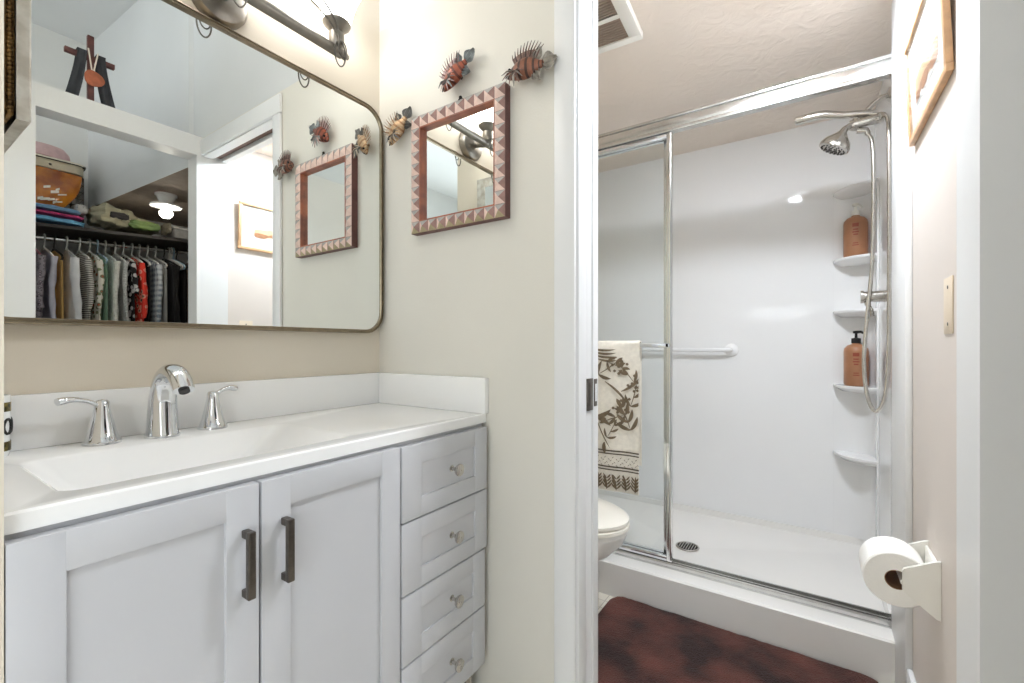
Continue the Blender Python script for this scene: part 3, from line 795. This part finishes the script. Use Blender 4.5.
# ------------------------------------------------------------------ vanity light
vlgt = thing('vanity_light', 'satin nickel bar light with glass shades above the large mirror', 'wall lamp', (.002, -.505, 1.915))
obj('canopy', MB().lathe([(.067, .0015), (.067, .014), (.060, .026), (.040, .033), (.001, .035)], (0, -.505, 1.915), 'X', seg=36, cap1=False), M_lampm, vlgt)
obj('arm', MB().tube([(.03, -.505, 1.912), (.10, -.505, 1.897)], .012, 12), M_lampm, vlgt)
obj('bar', MB().tube([(.10, -.80, 1.897), (.10, -.222, 1.897)], .0145, 16), M_lampm, vlgt)
for y in (-.81, -.211): obj('finial', MB().ball((.10, y, 1.897), .0115).tube([(.10, y - .012, 1.897), (.10, y + .012, 1.897)], .007, 10), M_lampm, vlgt)
M_shade = mat('frosted_glass_lit', (252, 251, 250), 0.4, emis=SHADE_EM)
M_wire = mat('nickel_wire', (120, 116, 110), 0.4, 1.0)
for y in (-.775, -.505, -.236):
    hold = obj('lamp_holder', MB().lathe([(.015, 1.903), (.021, 1.912), (.021, 1.946), (.016, 1.950), (.021, 1.954), (.036, 1.968), (.039, 1.974), (.037, 1.977), (.001, 1.974)], (.10, y, 0), cap1=False), M_lampm, vlgt)
    obj('wire_loop', MB().tube([(.122, y - .004 + .017 * math.sin(a), 1.880 - .036 * math.cos(a)) for a in [2 * PI * k / 24 for k in range(24)]], .0020, 6, closed=True)
        .tube([(.127, y + .013 * math.sin(a), 1.892 - .022 * math.cos(a)) for a in [2 * PI * k / 20 for k in range(20)]], .0018, 6, closed=True), M_wire, hold)
    obj('wire_scroll', MB().tube(C3([(.122, y - .010, 1.895), (.124, y - .020, 1.93), (.120, y - .052, 1.962), (.115, y - .10, 1.985), (.11, y - .13, 2.02), (.11, y - .10, 2.08)]), .0028, 6)
        .tube(C3([(.126, y - .008, 1.90), (.128, y - .018, 1.945), (.128, y - .042, 1.978), (.125, y - .075, 2.01), (.12, y - .09, 2.06), (.12, y - .07, 2.1)]), .0028, 6), M_wire, hold)
    obj('glass_shade', MB().lathe([(.030, 1.977), (.040, 1.988), (.046, 2.014), (.056, 2.046), (.072, 2.08), (.080, 2.092), (.077, 2.092), (.069, 2.08), (.052, 2.046), (.042, 2.014), (.028, 1.985), (.001, 1.983)], (.10, y, 0), cap0=True, cap1=False), M_shade, vlgt)

# ------------------------------------------------------------------ small studded mirror
smr = thing('studded_mirror', 'small square mirror with painted pyramid stud frame on the middle wall', 'mirror', (.364, -.002, 1.585))
sx0, sx1, sz0, sz1, bw = .182, .541, 1.404, 1.768, .035
yF = -.026
mb = MB()
mb.box(sx0, sx1, yF, -.001, sz0, sz0 + bw, 0, 0); mb.box(sx0, sx1, yF, -.001, sz1 - bw, sz1, 0, 0); mb.box(sx0, sx0 + bw, yF, -.001, sz0 + bw, sz1 - bw, 0, 0); mb.box(sx1 - bw, sx1, yF, -.001, sz0 + bw, sz1 - bw, 0, 0)
fr = obj('frame', mb, mat('mauve_wood', (112, 70, 66), 0.5, var=0.12, vscale=30), smr, smooth=False)
mb = MB(); NS = 10
px_, pz_ = (sx1 - sx0) / NS, (sz1 - sz0) / NS
cells = set()
for i in range(NS): cells |= {(i, 0), (i, NS - 1), (0, i), (NS - 1, i)}
for i, j in sorted(cells):
    a0, a1 = sx0 + px_ * i, sx0 + px_ * (i + 1); b0, b1 = sz0 + pz_ * j, sz0 + pz_ * (j + 1); g_ = .0004
    q = [mb.bm.verts.new((a0 + g_, yF - .0002, b0 + g_)), mb.bm.verts.new((a1 - g_, yF - .0002, b0 + g_)), mb.bm.verts.new((a1 - g_, yF - .0002, b1 - g_)), mb.bm.verts.new((a0 + g_, yF - .0002, b1 - g_))]
    ap = mb.bm.verts.new(((a0 + a1) / 2, yF - .0085, (b0 + b1) / 2))
    for k, mi in ((0, 3 if j == 0 else 2), (1, 1), (2, 0), (3, 2)):   # bottom, right, top, left
        f = mb.bm.faces.new((q[k], q[(k + 1) % 4], ap)); f.material_index = mi
obj('stud_row', mb, [mat('stud_grey', (176, 172, 168), 0.6, var=.1, vscale=60), mat('stud_mauve', (158, 124, 116), 0.6, var=.1, vscale=60), mat('stud_pink', (234, 206, 194), 0.6, var=.06, vscale=60), mat('stud_olive', (176, 162, 128), 0.6, var=.12, vscale=60)], fr, smooth=False)
mb = MB(); i0, i1, k0, k1 = sx0 + bw, sx1 - bw, sz0 + bw, sz1 - bw
w_ = .004
mb.box(i0, i1, yF - .001, -.008, k0, k0 + w_); mb.box(i0, i1, yF - .001, -.008, k1 - w_, k1); mb.box(i0, i0 + w_, yF - .001, -.008, k0 + w_, k1 - w_); mb.box(i1 - w_, i1, yF - .001, -.008, k0 + w_, k1 - w_)
obj('inner_lip', mb, mat('copper_lip', (176, 106, 78), 0.45, 0.0, c2=(126, 78, 66), vscale=20), smr, smooth=False, label='reddish copper inner edge')
obj('glass', MB().box(i0 + .001, i1 - .001, -.012, -.007, k0 + .001, k1 - .001), M_mirror, smr, smooth=False)
obj('hanger', MB().tube([(.372 + .010 * math.cos(a), -.012, 1.768 + .014 * math.sin(a)) for a in [PI * k / 10 for k in range(11)]], .0022, 6).ball((.372, -.012, 1.784), .005), M_dark, smr, label='dark wire hanger hook')

# ------------------------------------------------------------------ lionfish on the wall
def lionfish(label, loc, tilt, sc, ca, cb, cf, ct, face=0.0):
    t = thing('lionfish_ornament', label, 'wall ornament', loc, 'lionfish wall ornaments', rot=(0, R(tilt), R(face)))
    t.scale = (sc, sc, sc)
    key = label[:12].replace(' ', '_')
    ma = mat('fish_a_' + key, ca, 0.4, 0.3, var=.2, vscale=60); mb_ = mat('fish_b_' + key, cb, 0.45, 0.3, var=.2, vscale=60)
    mf = mat('fish_f_' + key, cf, 0.45, 0.2, var=.25, vscale=80); mt = mat('fish_t_' + key, ct, 0.45, 0.3, var=.25, vscale=50)
    prof = [(-.068, .002, -.004), (-.066, .007, -.004), (-.058, .013, -.002), (-.046, .019, 0), (-.032, .025, .002), (-.015, .029, .003), (.0, .029, .003), (.015, .025, .002), (.028, .019, .001), (.038, .013, 0), (.046, .010, 0), (.052, .009, 0)]
    # finer stripes
    P = []
    for i in range(len(prof) - 1):
        for k in range(2): P.append(tuple(prof[i][q] + (prof[i + 1][q] - prof[i][q]) * k / 2 for q in range(3)))
    P.append(prof[-1])
    rings = [[Vector((x, -.030 - .62 * h * math.cos(a), zc + h * math.sin(a))) for a in [2 * PI * k / 18 for k in range(18)]] for x, h, zc in P]
    m = MB().loft(rings, mis=[1 if i % 3 == 0 else 0 for i in range(len(rings))])
    b = obj('body', m, [ma, mb_], t, local=True)
    m = MB().ball((-.052, -.043, .005), .0045, seg=10); m.tube([(-.070, -.034, -.008), (-.062, -.041, -.010), (-.056, -.042, -.009)], .0016, 6)
    obj('eye', m, M_black, b, local=True)
    m = MB()
    for k in range(11):
        q = k / 10; x = -.040 + .066 * q; z0 = .022 + .008 * math.sin(PI * q); a = R(118 - 62 * q); L = .032 + .014 * math.sin(PI * (q * .8 + .1))
        m.tube([(x, -.030, z0), (x + L * .5 * math.cos(a), -.032, z0 + L * .5 * math.sin(a)), (x + L * math.cos(a) + .004, -.030, z0 + L * math.sin(a))], [.0030, .0020, .0007], 6, mi=k % 2)
    for k in range(10):
        q = k / 10; q2 = (k + 1) / 10
        pt_ = []
        for qq in (q, q2):
            x = -.040 + .066 * qq; z0 = .020 + .008 * math.sin(PI * qq); a = R(118 - 62 * qq); pt_.append((Vector((x, -.031, z0)), Vector((x + .022 * math.cos(a), -.032, z0 + .022 * math.sin(a)))))
        m.prism([pt_[0][0], pt_[1][0], pt_[1][1], pt_[0][1]], (0, .0015, 0), 0)
    obj('dorsal_spines', m, [mf, mb_], t, local=True)
    def petal(m, c, ang, L, W, yy, mi=0, lean=0.0):
        g = []
        for i in range(7):
            u_ = i / 6; w = W * (math.sin(PI * (.12 + .80 * u_))) ; row = []
            for j in range(7):
                v_ = j / 6 * 2 - 1
                lx, ly = L * u_ * (1 - .18 * v_ * v_), w * v_ * .5
                row.append(Vector((c[0] + lx * math.cos(ang) - ly * math.sin(ang), yy - lean * u_ + .003 * math.cos(v_ * 9), c[1] + lx * math.sin(ang) + ly * math.cos(ang))))
            g.append(row)
        m.sheet(g, mi, .0012)
    m = MB(); petal(m, (.048, 0), R(6), .045, .052, -.030, 0); obj('tail_fin', m, mt, t, local=True)
    m = MB(); petal(m, (.026, .016), R(58), .032, .034, -.031, 0); obj('soft_dorsal_fin', m, mt, t, local=True)
    m = MB(); petal(m, (.022, -.014), R(-52), .036, .034, -.031, 0); obj('anal_fin', m, mt, t, local=True)
    m = MB()
    for k in range(8):
        a = R(-165 + 20 * k); L = .054 - .004 * abs(k - 3.5)
        c = Vector((-.028, -.046, -.004))
        m.tube([c, c + Vector((L * .5 * math.cos(a), -.016, L * .5 * math.sin(a))), c + Vector((L * math.cos(a), -.014, L * math.sin(a)))], [.003, .0042, .0014], 6, mi=k % 2, flat=.4)
    obj('pectoral_fin', m, [mt, mf], t, local=True)
    m = MB().tube([(0, -.014, 0), (0, -.001, 0)], .006, 8); obj('wall_mount', m, M_dark, t, local=True)
    return t
lionfish('tan and orange lionfish between the two mirrors, head pointing down', (.118, -.001, 1.752), -50, .84, (202, 170, 132), (158, 116, 78), (206, 192, 172), (110, 108, 104), 12)
lionfish('red copper lionfish above the studded mirror, tail raised', (.368, -.001, 1.847), -32, .90, (158, 84, 60), (96, 48, 38), (176, 150, 146), (134, 140, 140))
lionfish('brown striped lionfish nearest the door casing, spines fanned up', (.614, -.001, 1.776), 2, .94, (150, 98, 76), (76, 54, 48), (132, 104, 94), (172, 166, 156))

# ------------------------------------------------------------------ antique frame on the near wall
fp = thing('antique_frame', 'antique silver frame with gold bead edge at the upper left corner', 'picture frame', (.15, -.921, 1.6))
a0, a1, b0, b1, w_ = .03, .30, 1.374, 1.93, .045
M_silver = mat('antique_silver', (206, 203, 194), 0.5, 0.25, c2=(178, 172, 160), vscale=35)
def rxz(x0, x1, z0, z1, y): return [Vector((x0, y, z0)), Vector((x1, y, z0)), Vector((x1, y, z1)), Vector((x0, y, z1))]
mb = MB(); mb.loft([rxz(a0, a1, b0, b1, -.887), rxz(a0, a1, b0, b1, -.874), rxz(a0 + .002, a1 - .002, b0 + .002, b1 - .002, -.872), rxz(a0 + w_, a1 - w_, b0 + w_, b1 - w_, -.880), rxz(a0 + w_, a1 - w_, b0 + w_, b1 - w_, -.887)], False, False)
obj('frame', mb, M_silver, fp)
mb = MB()
mb.box(a0 + .004, a1 - .004, -.9215, -.8975, b0 + .004, b1 - .004); mb.box(a0 + .012, a1 - .012, -.8975, -.887, b0 + .012, b1 - .012)
for k in range(90):
    z = b0 + .010 + k * .0061
    mb.ball((a1 - .008, -.892, z), .0036, seg=8)
for k in range(42): mb.ball((a0 + .012 + k * .0061, -.892, b0 + .008), .0036, seg=8)
obj('bead_edge', mb, mat('gold_leaf', (150, 118, 70), 0.4, 0.6, c2=(96, 72, 40), vscale=60), fp, label='gold beaded edge')
obj('mirror_plate', MB().box(a0 + w_ - .003, a1 - w_ + .003, -.8868, -.882, b0 + w_ - .003, b1 - w_ + .003), M_mirror, fp, smooth=False)

# ------------------------------------------------------------------ cross on the closet ledge
cr = thing('draped_cross', 'dark wooden cross with grey drape and clay pendant on the wall ledge', 'cross', (1.50, -.395, 2.127))
M_cw = mat('dark_redwood', (104, 58, 54), 0.6, var=.2, vscale=40)
obj('post', MB().box(1.49, 1.51, -.408, -.386, 2.128, 2.430, .002), M_cw, cr)
obj('crossbar', MB().box(1.485, 1.505, -.482, -.316, 2.318, 2.340, .002), M_cw, cr)
mb = MB()
for sd, yy in ((-1, -.428), (1, -.366)):
    for xx in (1.478, 1.512):
        g = []
        for i in range(13):
            q = i / 12; z = 2.348 - q * (.218 - (.0 if sd > 0 else .004)); wv = .017 + .004 * q; yc = yy + sd * .032 * q ** 1.5 * (1 if sd < 0 else 1)
            g.append([Vector((xx + .003 * math.sin(j * 1.7 + q * 3), yc + wv * (j / 5 * 2 - 1) * .9, z)) for j in range(6)])
        mb.sheet(g, 0, .002)
    mb.box(1.477, 1.513, yy - .016, yy + .016, 2.345, 2.350)
obj('drape', mb, mat('charcoal_cloth', (58, 60, 66), 0.9, var=.15, vscale=30), cr, recalc=False)
pts = [Vector((1.470, -.397 + .034 * math.sin(a) * (1 + .25 * math.sin(a)), 2.235 + .034 * math.cos(a))) for a in [2 * PI * k / 20 for k in range(20)]]
obj('pendant', MB().prism(pts, (.006, 0, 0)), mat('terracotta', (182, 104, 74), 0.8, var=.12, vscale=60), cr)
obj('cord', MB().tube([(1.471, -.41, 2.36), (1.469, -.399, 2.27), (1.469, -.392, 2.27), (1.471, -.378, 2.352)], .003, 6), mat('white_cord', (226, 216, 204), 0.9), cr)
cr.location.y -= .026

# ------------------------------------------------------------------ closet
def zshelf(y): return 1.760 + .043 * (y + .39) / .75
def zrod(y): return 1.707 + .040 * (y + .37) / .77
cshelf = thing('closet_shelf', 'dark closet shelf carrying bags and folded cloth', 'shelf', (2.74, .2, 1.76))
rings = [[Vector((x, y, zshelf(y) + dz)) for x, dz in ((2.50, -.018), (2.50, 0), (2.997, 0), (2.997, -.018))] for y in (-.755, 1.145)]
obj('board', MB().loft(rings), mat('dark_shelf', (52, 46, 44), 0.6, var=.15, vscale=10), cshelf, smooth=False)
for y in (-.62, .02, .70):
    obj('bracket', MB().box(2.985, 2.999, y - .012, y + .012, zshelf(y) - .20, zshelf(y) - .019), M_alu, cshelf)
tag(obj('closet_rod', MB().tube([(2.70, -.758, zrod(-.758)), (2.70, 1.148, zrod(1.148))], .015, 16), M_alu), 'round metal closet rod under the dark shelf', 'closet rod')

DYG = -.056      # the row of clothes sits a little left along the rod
def hanger(label, y, c, rot=0.0, x=2.70):
    if label.startswith('empty'): y += DYG
    z = zrod(y)
    m = MB(); y_ = y
    hook = [(2.70 + .021 * math.cos(a), y_, z + .001 + .021 * math.sin(a)) for a in [R(-20 + 200 * k / 12) for k in range(13)]] + [(2.684, y_, z - .022), (2.70, y_, z - .045), (2.70, y_, z - .062)]
    cr_, sr = math.cos(rot), math.sin(rot)
    m.tube(hook, .0038, 6)
    tri = [(0, -.062), (.10, -.092), (.195, -.125), (.205, -.138), (.19, -.148), (-.19, -.148), (-.205, -.138), (-.195, -.125), (-.10, -.092)]
    m.tube([(2.70 + p * cr_, y_ + p * sr, z + q) for p, q in tri], .0058, 6, closed=True)
    o = obj('clothes_hanger', m, mat('hanger_' + '_'.join(map(str, c)), c, 0.4))
    return tag(o, label, 'clothes hanger', 'clothes hangers on the closet rod')

def garment(name, label, cat, y, th, material, length, hcol, hname, sleeve=.34, wid=.205, seed=0, rot=0.0, extra=None):
    y += DYG
    z = zrod(y)
    t = thing(name, label, cat, (2.70, y, z - .10), 'clothes hanging in the closet')
    rings = []; th *= .78
    NL = 26
    for i in range(NL):
        q = i / (NL - 1)
        d = .078 + length * q
        if d < .15: f = (d - .078) / .072; w = .05 + (wid - .05) * f ** .8; tt = th * (.35 + .5 * f)
        else: w = wid + .012 * (d - .15); tt = th * (.85 + .25 * min(1, (d - .15) * 4))
        ring = []
        for k in range(28):
            a = 2 * PI * k / 28; ca, sa = math.cos(a), math.sin(a)
            rip = .12 * math.sin(5 * a + seed + d * 4) + .10 * math.sin(9 * a + seed * 2 - d * 7)
            lx = w * math.copysign(abs(ca) ** .75, ca); ly = .5 * tt * math.copysign(abs(sa) ** .8, sa) * (1 + rip * (1.5 if d > .15 else .3))
            lx2 = lx * math.cos(rot) - ly * math.sin(rot); ly2 = lx * math.sin(rot) + ly * math.cos(rot)
            ring.append(Vector((2.70 + lx2, y + ly2, z - d)))
        rings.append(ring)
    body = obj('body', MB().loft(rings), material, t, angle=60)
    if sleeve:
        for sd in (-1, 1):
            base = Vector((2.70 + sd * (wid - .03) * math.cos(rot), y + sd * (wid - .03) * math.sin(rot), z - .135)); rr4 = []
            pts = []
            for k in range(10):
                q = k / 9; pts.append(base + Vector((sd * (.035 + .025 * q), (.006 * math.sin(seed + q * 5)), -sleeve * q))); rr4.append(th * (.48 - .12 * q) + .003 * math.sin(seed + k * 2.1))
            m = MB(); m.tube(pts, rr4, 12); obj('sleeve', m, material, t, angle=60)
    hanger(hname, y, hcol, rot)
    return t
WH, LB, PK, BK = (226, 226, 222), (168, 196, 214), (190, 120, 128), (40, 40, 42)
garment('blouse', 'dark grey and mauve print blouse at the left closet end', 'blouse', -.362, .044, pattern('mauve_print', 'floral', (150, 142, 148), (84, 76, 84), (184, 168, 176), 60), .62, PK, 'pink hanger holding the mauve print blouse', .30, seed=1)
garment('shirt', 'pale lavender grey shirt beside the yellow one', 'shirt', -.312, .042, mat('lavender_grey', (196, 194, 206), .9, var=.08, vscale=14), .70, WH, 'white hanger holding the lavender grey shirt', .42, seed=2)
garment('shirt', 'mustard yellow shirt, the only yellow garment', 'shirt', -.270, .032, mat('mustard', (232, 190, 120), .9, var=.08, vscale=14), .72, BK, 'black hanger holding the mustard shirt', 0, seed=3)
garment('blouse', 'long sleeved white blouse right of the yellow shirt', 'blouse', -.214, .062, mat('soft_white', (238, 238, 240), .9, var=.06, vscale=12), .66, WH, 'white hanger holding the white blouse', .48, seed=4)
garment('shirt', 'grey and black striped shirt right of the white blouse', 'shirt', -.155, .046, pattern('grey_stripe', 'stripe', (206, 202, 194), (110, 106, 100), scale=24), .66, WH, 'white hanger holding the grey striped shirt', .30, seed=5)
garment('blouse', 'white floral blouse with red and green flowers', 'blouse', -.108, .044, pattern('red_green_floral', 'floral', (222, 216, 204), (120, 130, 96), (184, 84, 66), 34), .66, WH, 'white hanger holding the red and green floral blouse', .30, seed=6)
garment('shirt', 'thin mint green shirt beside the floral blouse', 'shirt', -.070, .024, mat('mint', (158, 196, 176), .9, var=.06, vscale=14), .7, LB, 'blue hanger holding the mint green shirt', 0, seed=7)
garment('cardigan', 'off white knitted cardigan right of the mint shirt', 'cardigan', -.030, .042, mat('off_white_knit', (232, 232, 224), .95, var=.10, vscale=60, bump=.4, bscale=160), .66, WH, 'white hanger holding the off white cardigan', .46, seed=8)
garment('sweater', 'light grey flecked sweater left of the black floral dress', 'sweater', .018, .036, mat('grey_fleck', (204, 206, 204), .95, var=.22, vscale=120), .68, WH, 'white hanger holding the grey flecked sweater', .44, seed=9)
garment('dress', 'black dress with white flowers left of the red one', 'dress', .062, .044, pattern('black_white_floral', 'floral', (28, 27, 30), (206, 204, 204), (206, 204, 204), 30), .85, WH, 'white hanger holding the black floral dress', .20, seed=10)
garment('blouse', 'bright red floral blouse, the only red garment', 'blouse', .108, .050, pattern('red_floral', 'floral', (222, 58, 44), (232, 150, 130), (60, 70, 50), 26), .70, WH, 'white hanger holding the red floral blouse', .36, seed=11)
garment('dress', 'narrow black dress between the red blouse and plaid shirt', 'dress', .148, .026, mat('black_cloth', (34, 33, 36), .9, var=.2, vscale=20), .85, WH, 'white hanger holding the narrow black dress', 0, seed=12)
garment('shirt', 'blue and grey plaid shirt in the right half of the rod', 'shirt', .193, .046, pattern('blue_plaid', 'plaid', (120, 132, 148), (206, 210, 214), scale=9), .70, WH, 'white hanger holding the blue plaid shirt', .44, seed=13)
garment('jacket', 'light grey jacket directly behind the plaid shirt', 'jacket', .240, .036, mat('pale_grey_jacket', (176, 176, 174), .9, var=.08, vscale=14), .74, WH, 'white hanger holding the light grey jacket', 0, seed=14)
garment('coat', 'black coat between the grey jacket and brown coat', 'coat', .290, .060, mat('black_coat', (24, 23, 24), .9, var=.2, vscale=20), .95, BK, 'black hanger holding the black coat', .44, seed=15)
garment('skirt', 'black skirt hanging beside the empty hangers', 'skirt', .365, .040, mat('black_skirt', (30, 28, 28), .9, var=.2, vscale=20), .85, BK, 'black hanger holding the black skirt', 0, .17, seed=16)
garment('coat', 'dark brown coat at the right closet end', 'coat', .445, .075, mat('brown_coat', (104, 76, 52), .9, var=.2, vscale=16), .95, WH, 'white hanger holding the dark brown coat', .46, seed=17)
for k, (y, c, lb) in enumerate(((.318, WH, 'empty white hanger, the one nearest the black coat'), (.333, WH, 'empty white hanger in the middle of three empty ones'), (.346, LB, 'empty pale blue hanger in front of the black skirt'))):
    hanger(lb, y, c)

# things on the shelf
def cloth(label, c, x0, x1, y0, y1, z0, z1, seed, name='folded_cloth', cat='folded cloth'):
    m = MB(); pillow(m, x0, x1, y0, y1, z0, z1, .008, seed, p=6)
    return tag(obj(name, m, mat('cloth_' + '_'.join(map(str, c)), c, .9, var=.08, vscale=20)), label, cat, 'folded cloths at the left shelf end')
zs = zshelf(-.30) + .003
cloth('light blue folded cloth at the bottom of the shelf stack', (110, 170, 206), 2.51, 2.80, -.52, -.215, zs + .010, zs + .040, 1)
cloth('pink folded cloth in the middle of the shelf stack', (196, 70, 120), 2.515, 2.79, -.52, -.222, zs + .052, zs + .070, 2)
cloth('steel blue folded cloth on top of the shelf stack', (120, 162, 196), 2.52, 2.78, -.52, -.232, zs + .082, zs + .108, 3)
# wire crate at the back, with hat box and hat on it
wc = thing('wire_crate', 'dark wire crate behind the amber bag on the closet shelf', 'crate', (2.885, -.34, zshelf(-.2)))
zc0, zc1 = zshelf(-.165) + .001, 2.150
mb = MB()
cx0, cx1, cy0, cy1 = 2.81, 2.985, -.52, -.168
for z in [zc0 + .004 + (zc1 - zc0 - .008) * k / 8 for k in range(9)]:
    mb.tube([(cx0, cy0, z), (cx1, cy0, z), (cx1, cy1, z), (cx0, cy1, z)], .0024, 6, closed=True)
for k in range(13):
    y = cy0 + (cy1 - cy0) * k / 12; mb.tube([(cx0, y, zc0), (cx0, y, zc1)], .0022, 6); mb.tube([(cx1, y, zc0), (cx1, y, zc1)], .0022, 6)
for k in range(7):
    x = cx0 + (cx1 - cx0) * k / 6; mb.tube([(x, cy1, zc0), (x, cy1, zc1)], .0022, 6); mb.tube([(x, cy0, zc0), (x, cy0, zc1)], .0022, 6)
mb.box(cx0, cx1, cy0, cy1, zc1 - .004, zc1)
mb.box(cx0 - .004, cx0 + .002, cy0, cy1, zc1 - .03, zc1, mi=0)
obj('basket', mb, mat('crate_wire', (92, 84, 74), .5, .5), wc)
hb = thing('hat_box', 'cream band box with lid on top of the wire crate', 'box', (2.86, -.345, 2.119))
obj('box', MB().loft([rrect(2.74, 2.985, -.53, -.172, z, .06, 6) for z in (2.1185, 2.172)]), mat('cream_card', (214, 204, 180), .8, var=.05, vscale=12), hb)
obj('lid', MB().loft([rrect(2.734, 2.989, -.536, -.166, z, .062, 6) for z in (2.1725, 2.186)]), mat('cream_lid', (226, 218, 200), .8), hb)
obj('trim_cord', MB().tube(rrect(2.733, 2.990, -.537, -.165, 2.1722, .062, 6), .003, 6, closed=True), M_dark, hb)
obj('stud', MB().ball((2.738, -.335, 2.142), .007).ball((2.748, -.178, 2.170), .009), M_pewter, hb)
ht = thing('hat', 'pale pink soft hat on the cream hat box', 'hat', (2.85, -.36, 2.187))
M_pink = mat('pink_felt', (216, 184, 184), .95, var=.06, vscale=30)
obj('crown', MB().loft([[Vector((2.85 + r * .75 * math.cos(a), -.36 + r * math.sin(a), 2.1885 + h)) for a in [2 * PI * k / 30 for k in range(30)]] for r, h in ((.135, 0), (.138, .02), (.132, .055), (.110, .082), (.06, .092), (.01, .093))]), M_pink, ht)
obj('brim', MB().loft([[Vector((2.85 + r * .70 * math.cos(a), -.36 + r * math.sin(a), 2.1868 + h)) for a in [2 * PI * k / 30 for k in range(30)]] for r, h in ((.170, 0), (.172, .003), (.13, .006))]), M_pink, ht)
hb.location.z += .032; ht.location.z += .032
# amber bag
ab = thing('amber_bag', 'glossy amber plastic bag with white print on the cloth stack', 'bag', (2.66, -.38, zs + .118))
M_amber = mat('amber_plastic', (206, 128, 36), .18, c2=(146, 74, 22), vscale=9, coat=.5)
m = MB(); rings = []
for i in range(12):
    q = i / 11; z = zs + .120 + q * (.235); y1_ = -.295 + .095 * math.sin(min(1, q * 1.15) * PI / 2); y0_ = -.53
    rings.append([Vector((2.70 + (.07 + .015 * math.sin(q * 6)) * (1 - .45 * q) * math.cos(a) + .006 * math.sin(5 * a + q * 8), (y0_ + y1_) / 2 + (y1_ - y0_) / 2 * math.copysign(abs(math.sin(a)) ** .6, math.sin(a)), z)) for a in [2 * PI * k / 28 for k in range(28)]])
m.loft(rings); abb = obj('sack', m, M_amber, ab)
m = MB()
rb = random.Random(5)
for k in range(9):
    yy, zz = -.37 + rb.uniform(-.03, .07), zs + .13 + rb.uniform(0, .10); hw, hh = rb.uniform(.008, .02), rb.uniform(.003, .008)
    g = [[Vector((2.612 + .0, yy + hw * (j / 4 * 2 - 1), zz + hh * (i * 2 - 1) + .01 * (j / 4))) for j in range(5)] for i in range(2)]
    m.sheet(g, 0, .002)
obj('print', m, mat('white_print', (240, 232, 214), .5), abb)
cloth('crumpled pale grey cloth beside the amber bag', (188, 186, 184), 2.62, 2.78, -.245, -.185, zshelf(-.2) + .108, zshelf(-.2) + .165, 8)
# khaki garment bag with strap and green pouch
kb = thing('khaki_bag', 'crumpled khaki garment bag with dark strap on the closet shelf', 'bag', (2.64, .02, zshelf(0)))
z_ = zshelf(.15) + .030
m = MB(); pillow(m, 2.53, 2.79, -.145, .075, z_, z_ + .135, .03, 11, p=3.2, n=14); pillow(m, 2.54, 2.9, .0, .215, z_ + .003, z_ + .085, .022, 12, p=3.2, n=14)
obj('body', m, mat('khaki_cloth', (170, 164, 138), .9, var=.12, vscale=14), kb)
m = MB(); pillow(m, 2.518, 2.56, -.075, .02, z_ + .045, z_ + .085, .006, 13, p=5); obj('strap', m, mat('dark_strap', (54, 50, 50), .8), kb, label='dark strap patch')
m = MB(); pillow(m, 2.512, 2.56, .02, .185, z_ + .004, z_ + .058, .010, 14, p=4); obj('pouch', m, mat('lime_pouch', (128, 146, 84), .8, c2=(92, 118, 72), vscale=12), kb, label='lime green pouch')
m = MB(); pillow(m, 2.53, 2.66, .200, .228, z_ + .012, z_ + .085, .012, 15, p=4)
kb.location.y -= .028
tag(obj('cloth_roll', m, mat('taupe_cloth', (150, 142, 124), .9, var=.1, vscale=20)), 'taupe cloth roll standing between the khaki bag and bin', 'folded cloth')
bn = thing('storage_bin', 'clear grey plastic bin with lid at the right shelf end', 'storage bin', (2.62, .315, zshelf(.345)))
zb = zshelf(.44) + .001
obj('tub', MB().loft([rrect(2.53, 2.74, .245, .405, zb, .02, 5), rrect(2.52, 2.75, .235, .415, zb + .06, .02, 5)]), mat('grey_plastic', (150, 148, 146), .25, var=.15, vscale=25), bn)
obj('lid', MB().loft([rrect(2.515, 2.755, .232, .420, zb + .061, .02, 5), rrect(2.515, 2.755, .232, .420, zb + .072, .02, 5)]), mat('pale_lid', (192, 190, 186), .3), bn)
# closet ceiling lamp
cl = thing('closet_light', 'white porcelain lamp holder with round disc on the closet ceiling', 'ceiling light', (2.20, .085, 1.9995))
obj('base', MB().lathe([(.058, 1.9996), (.058, 1.988), (.050, 1.982), (.034, 1.945), (.034, 1.935)], (2.20, .085, 0)), M_porc, cl)
obj('disc', MB().lathe([(.034, 1.936), (.082, 1.931), (.084, 1.926), (.082, 1.922), (.030, 1.924)], (2.20, .085, 0)), M_porc, cl)
obj('bulb', MB().lathe([(.016, 1.923), (.022, 1.905), (.034, 1.888), (.034, 1.872), (.020, 1.855), (.001, 1.850)], (2.20, .085, 0), cap1=False), mat('bulb_added_glow', (255, 246, 232), .2, emis=26), cl)  # glow added to brighten the closet; the real bulb is unlit
obj('pull_chain', MB().tube([(2.17, .117, 1.93), (2.168, .12, 1.90)], .0015, 6), M_alu, cl)
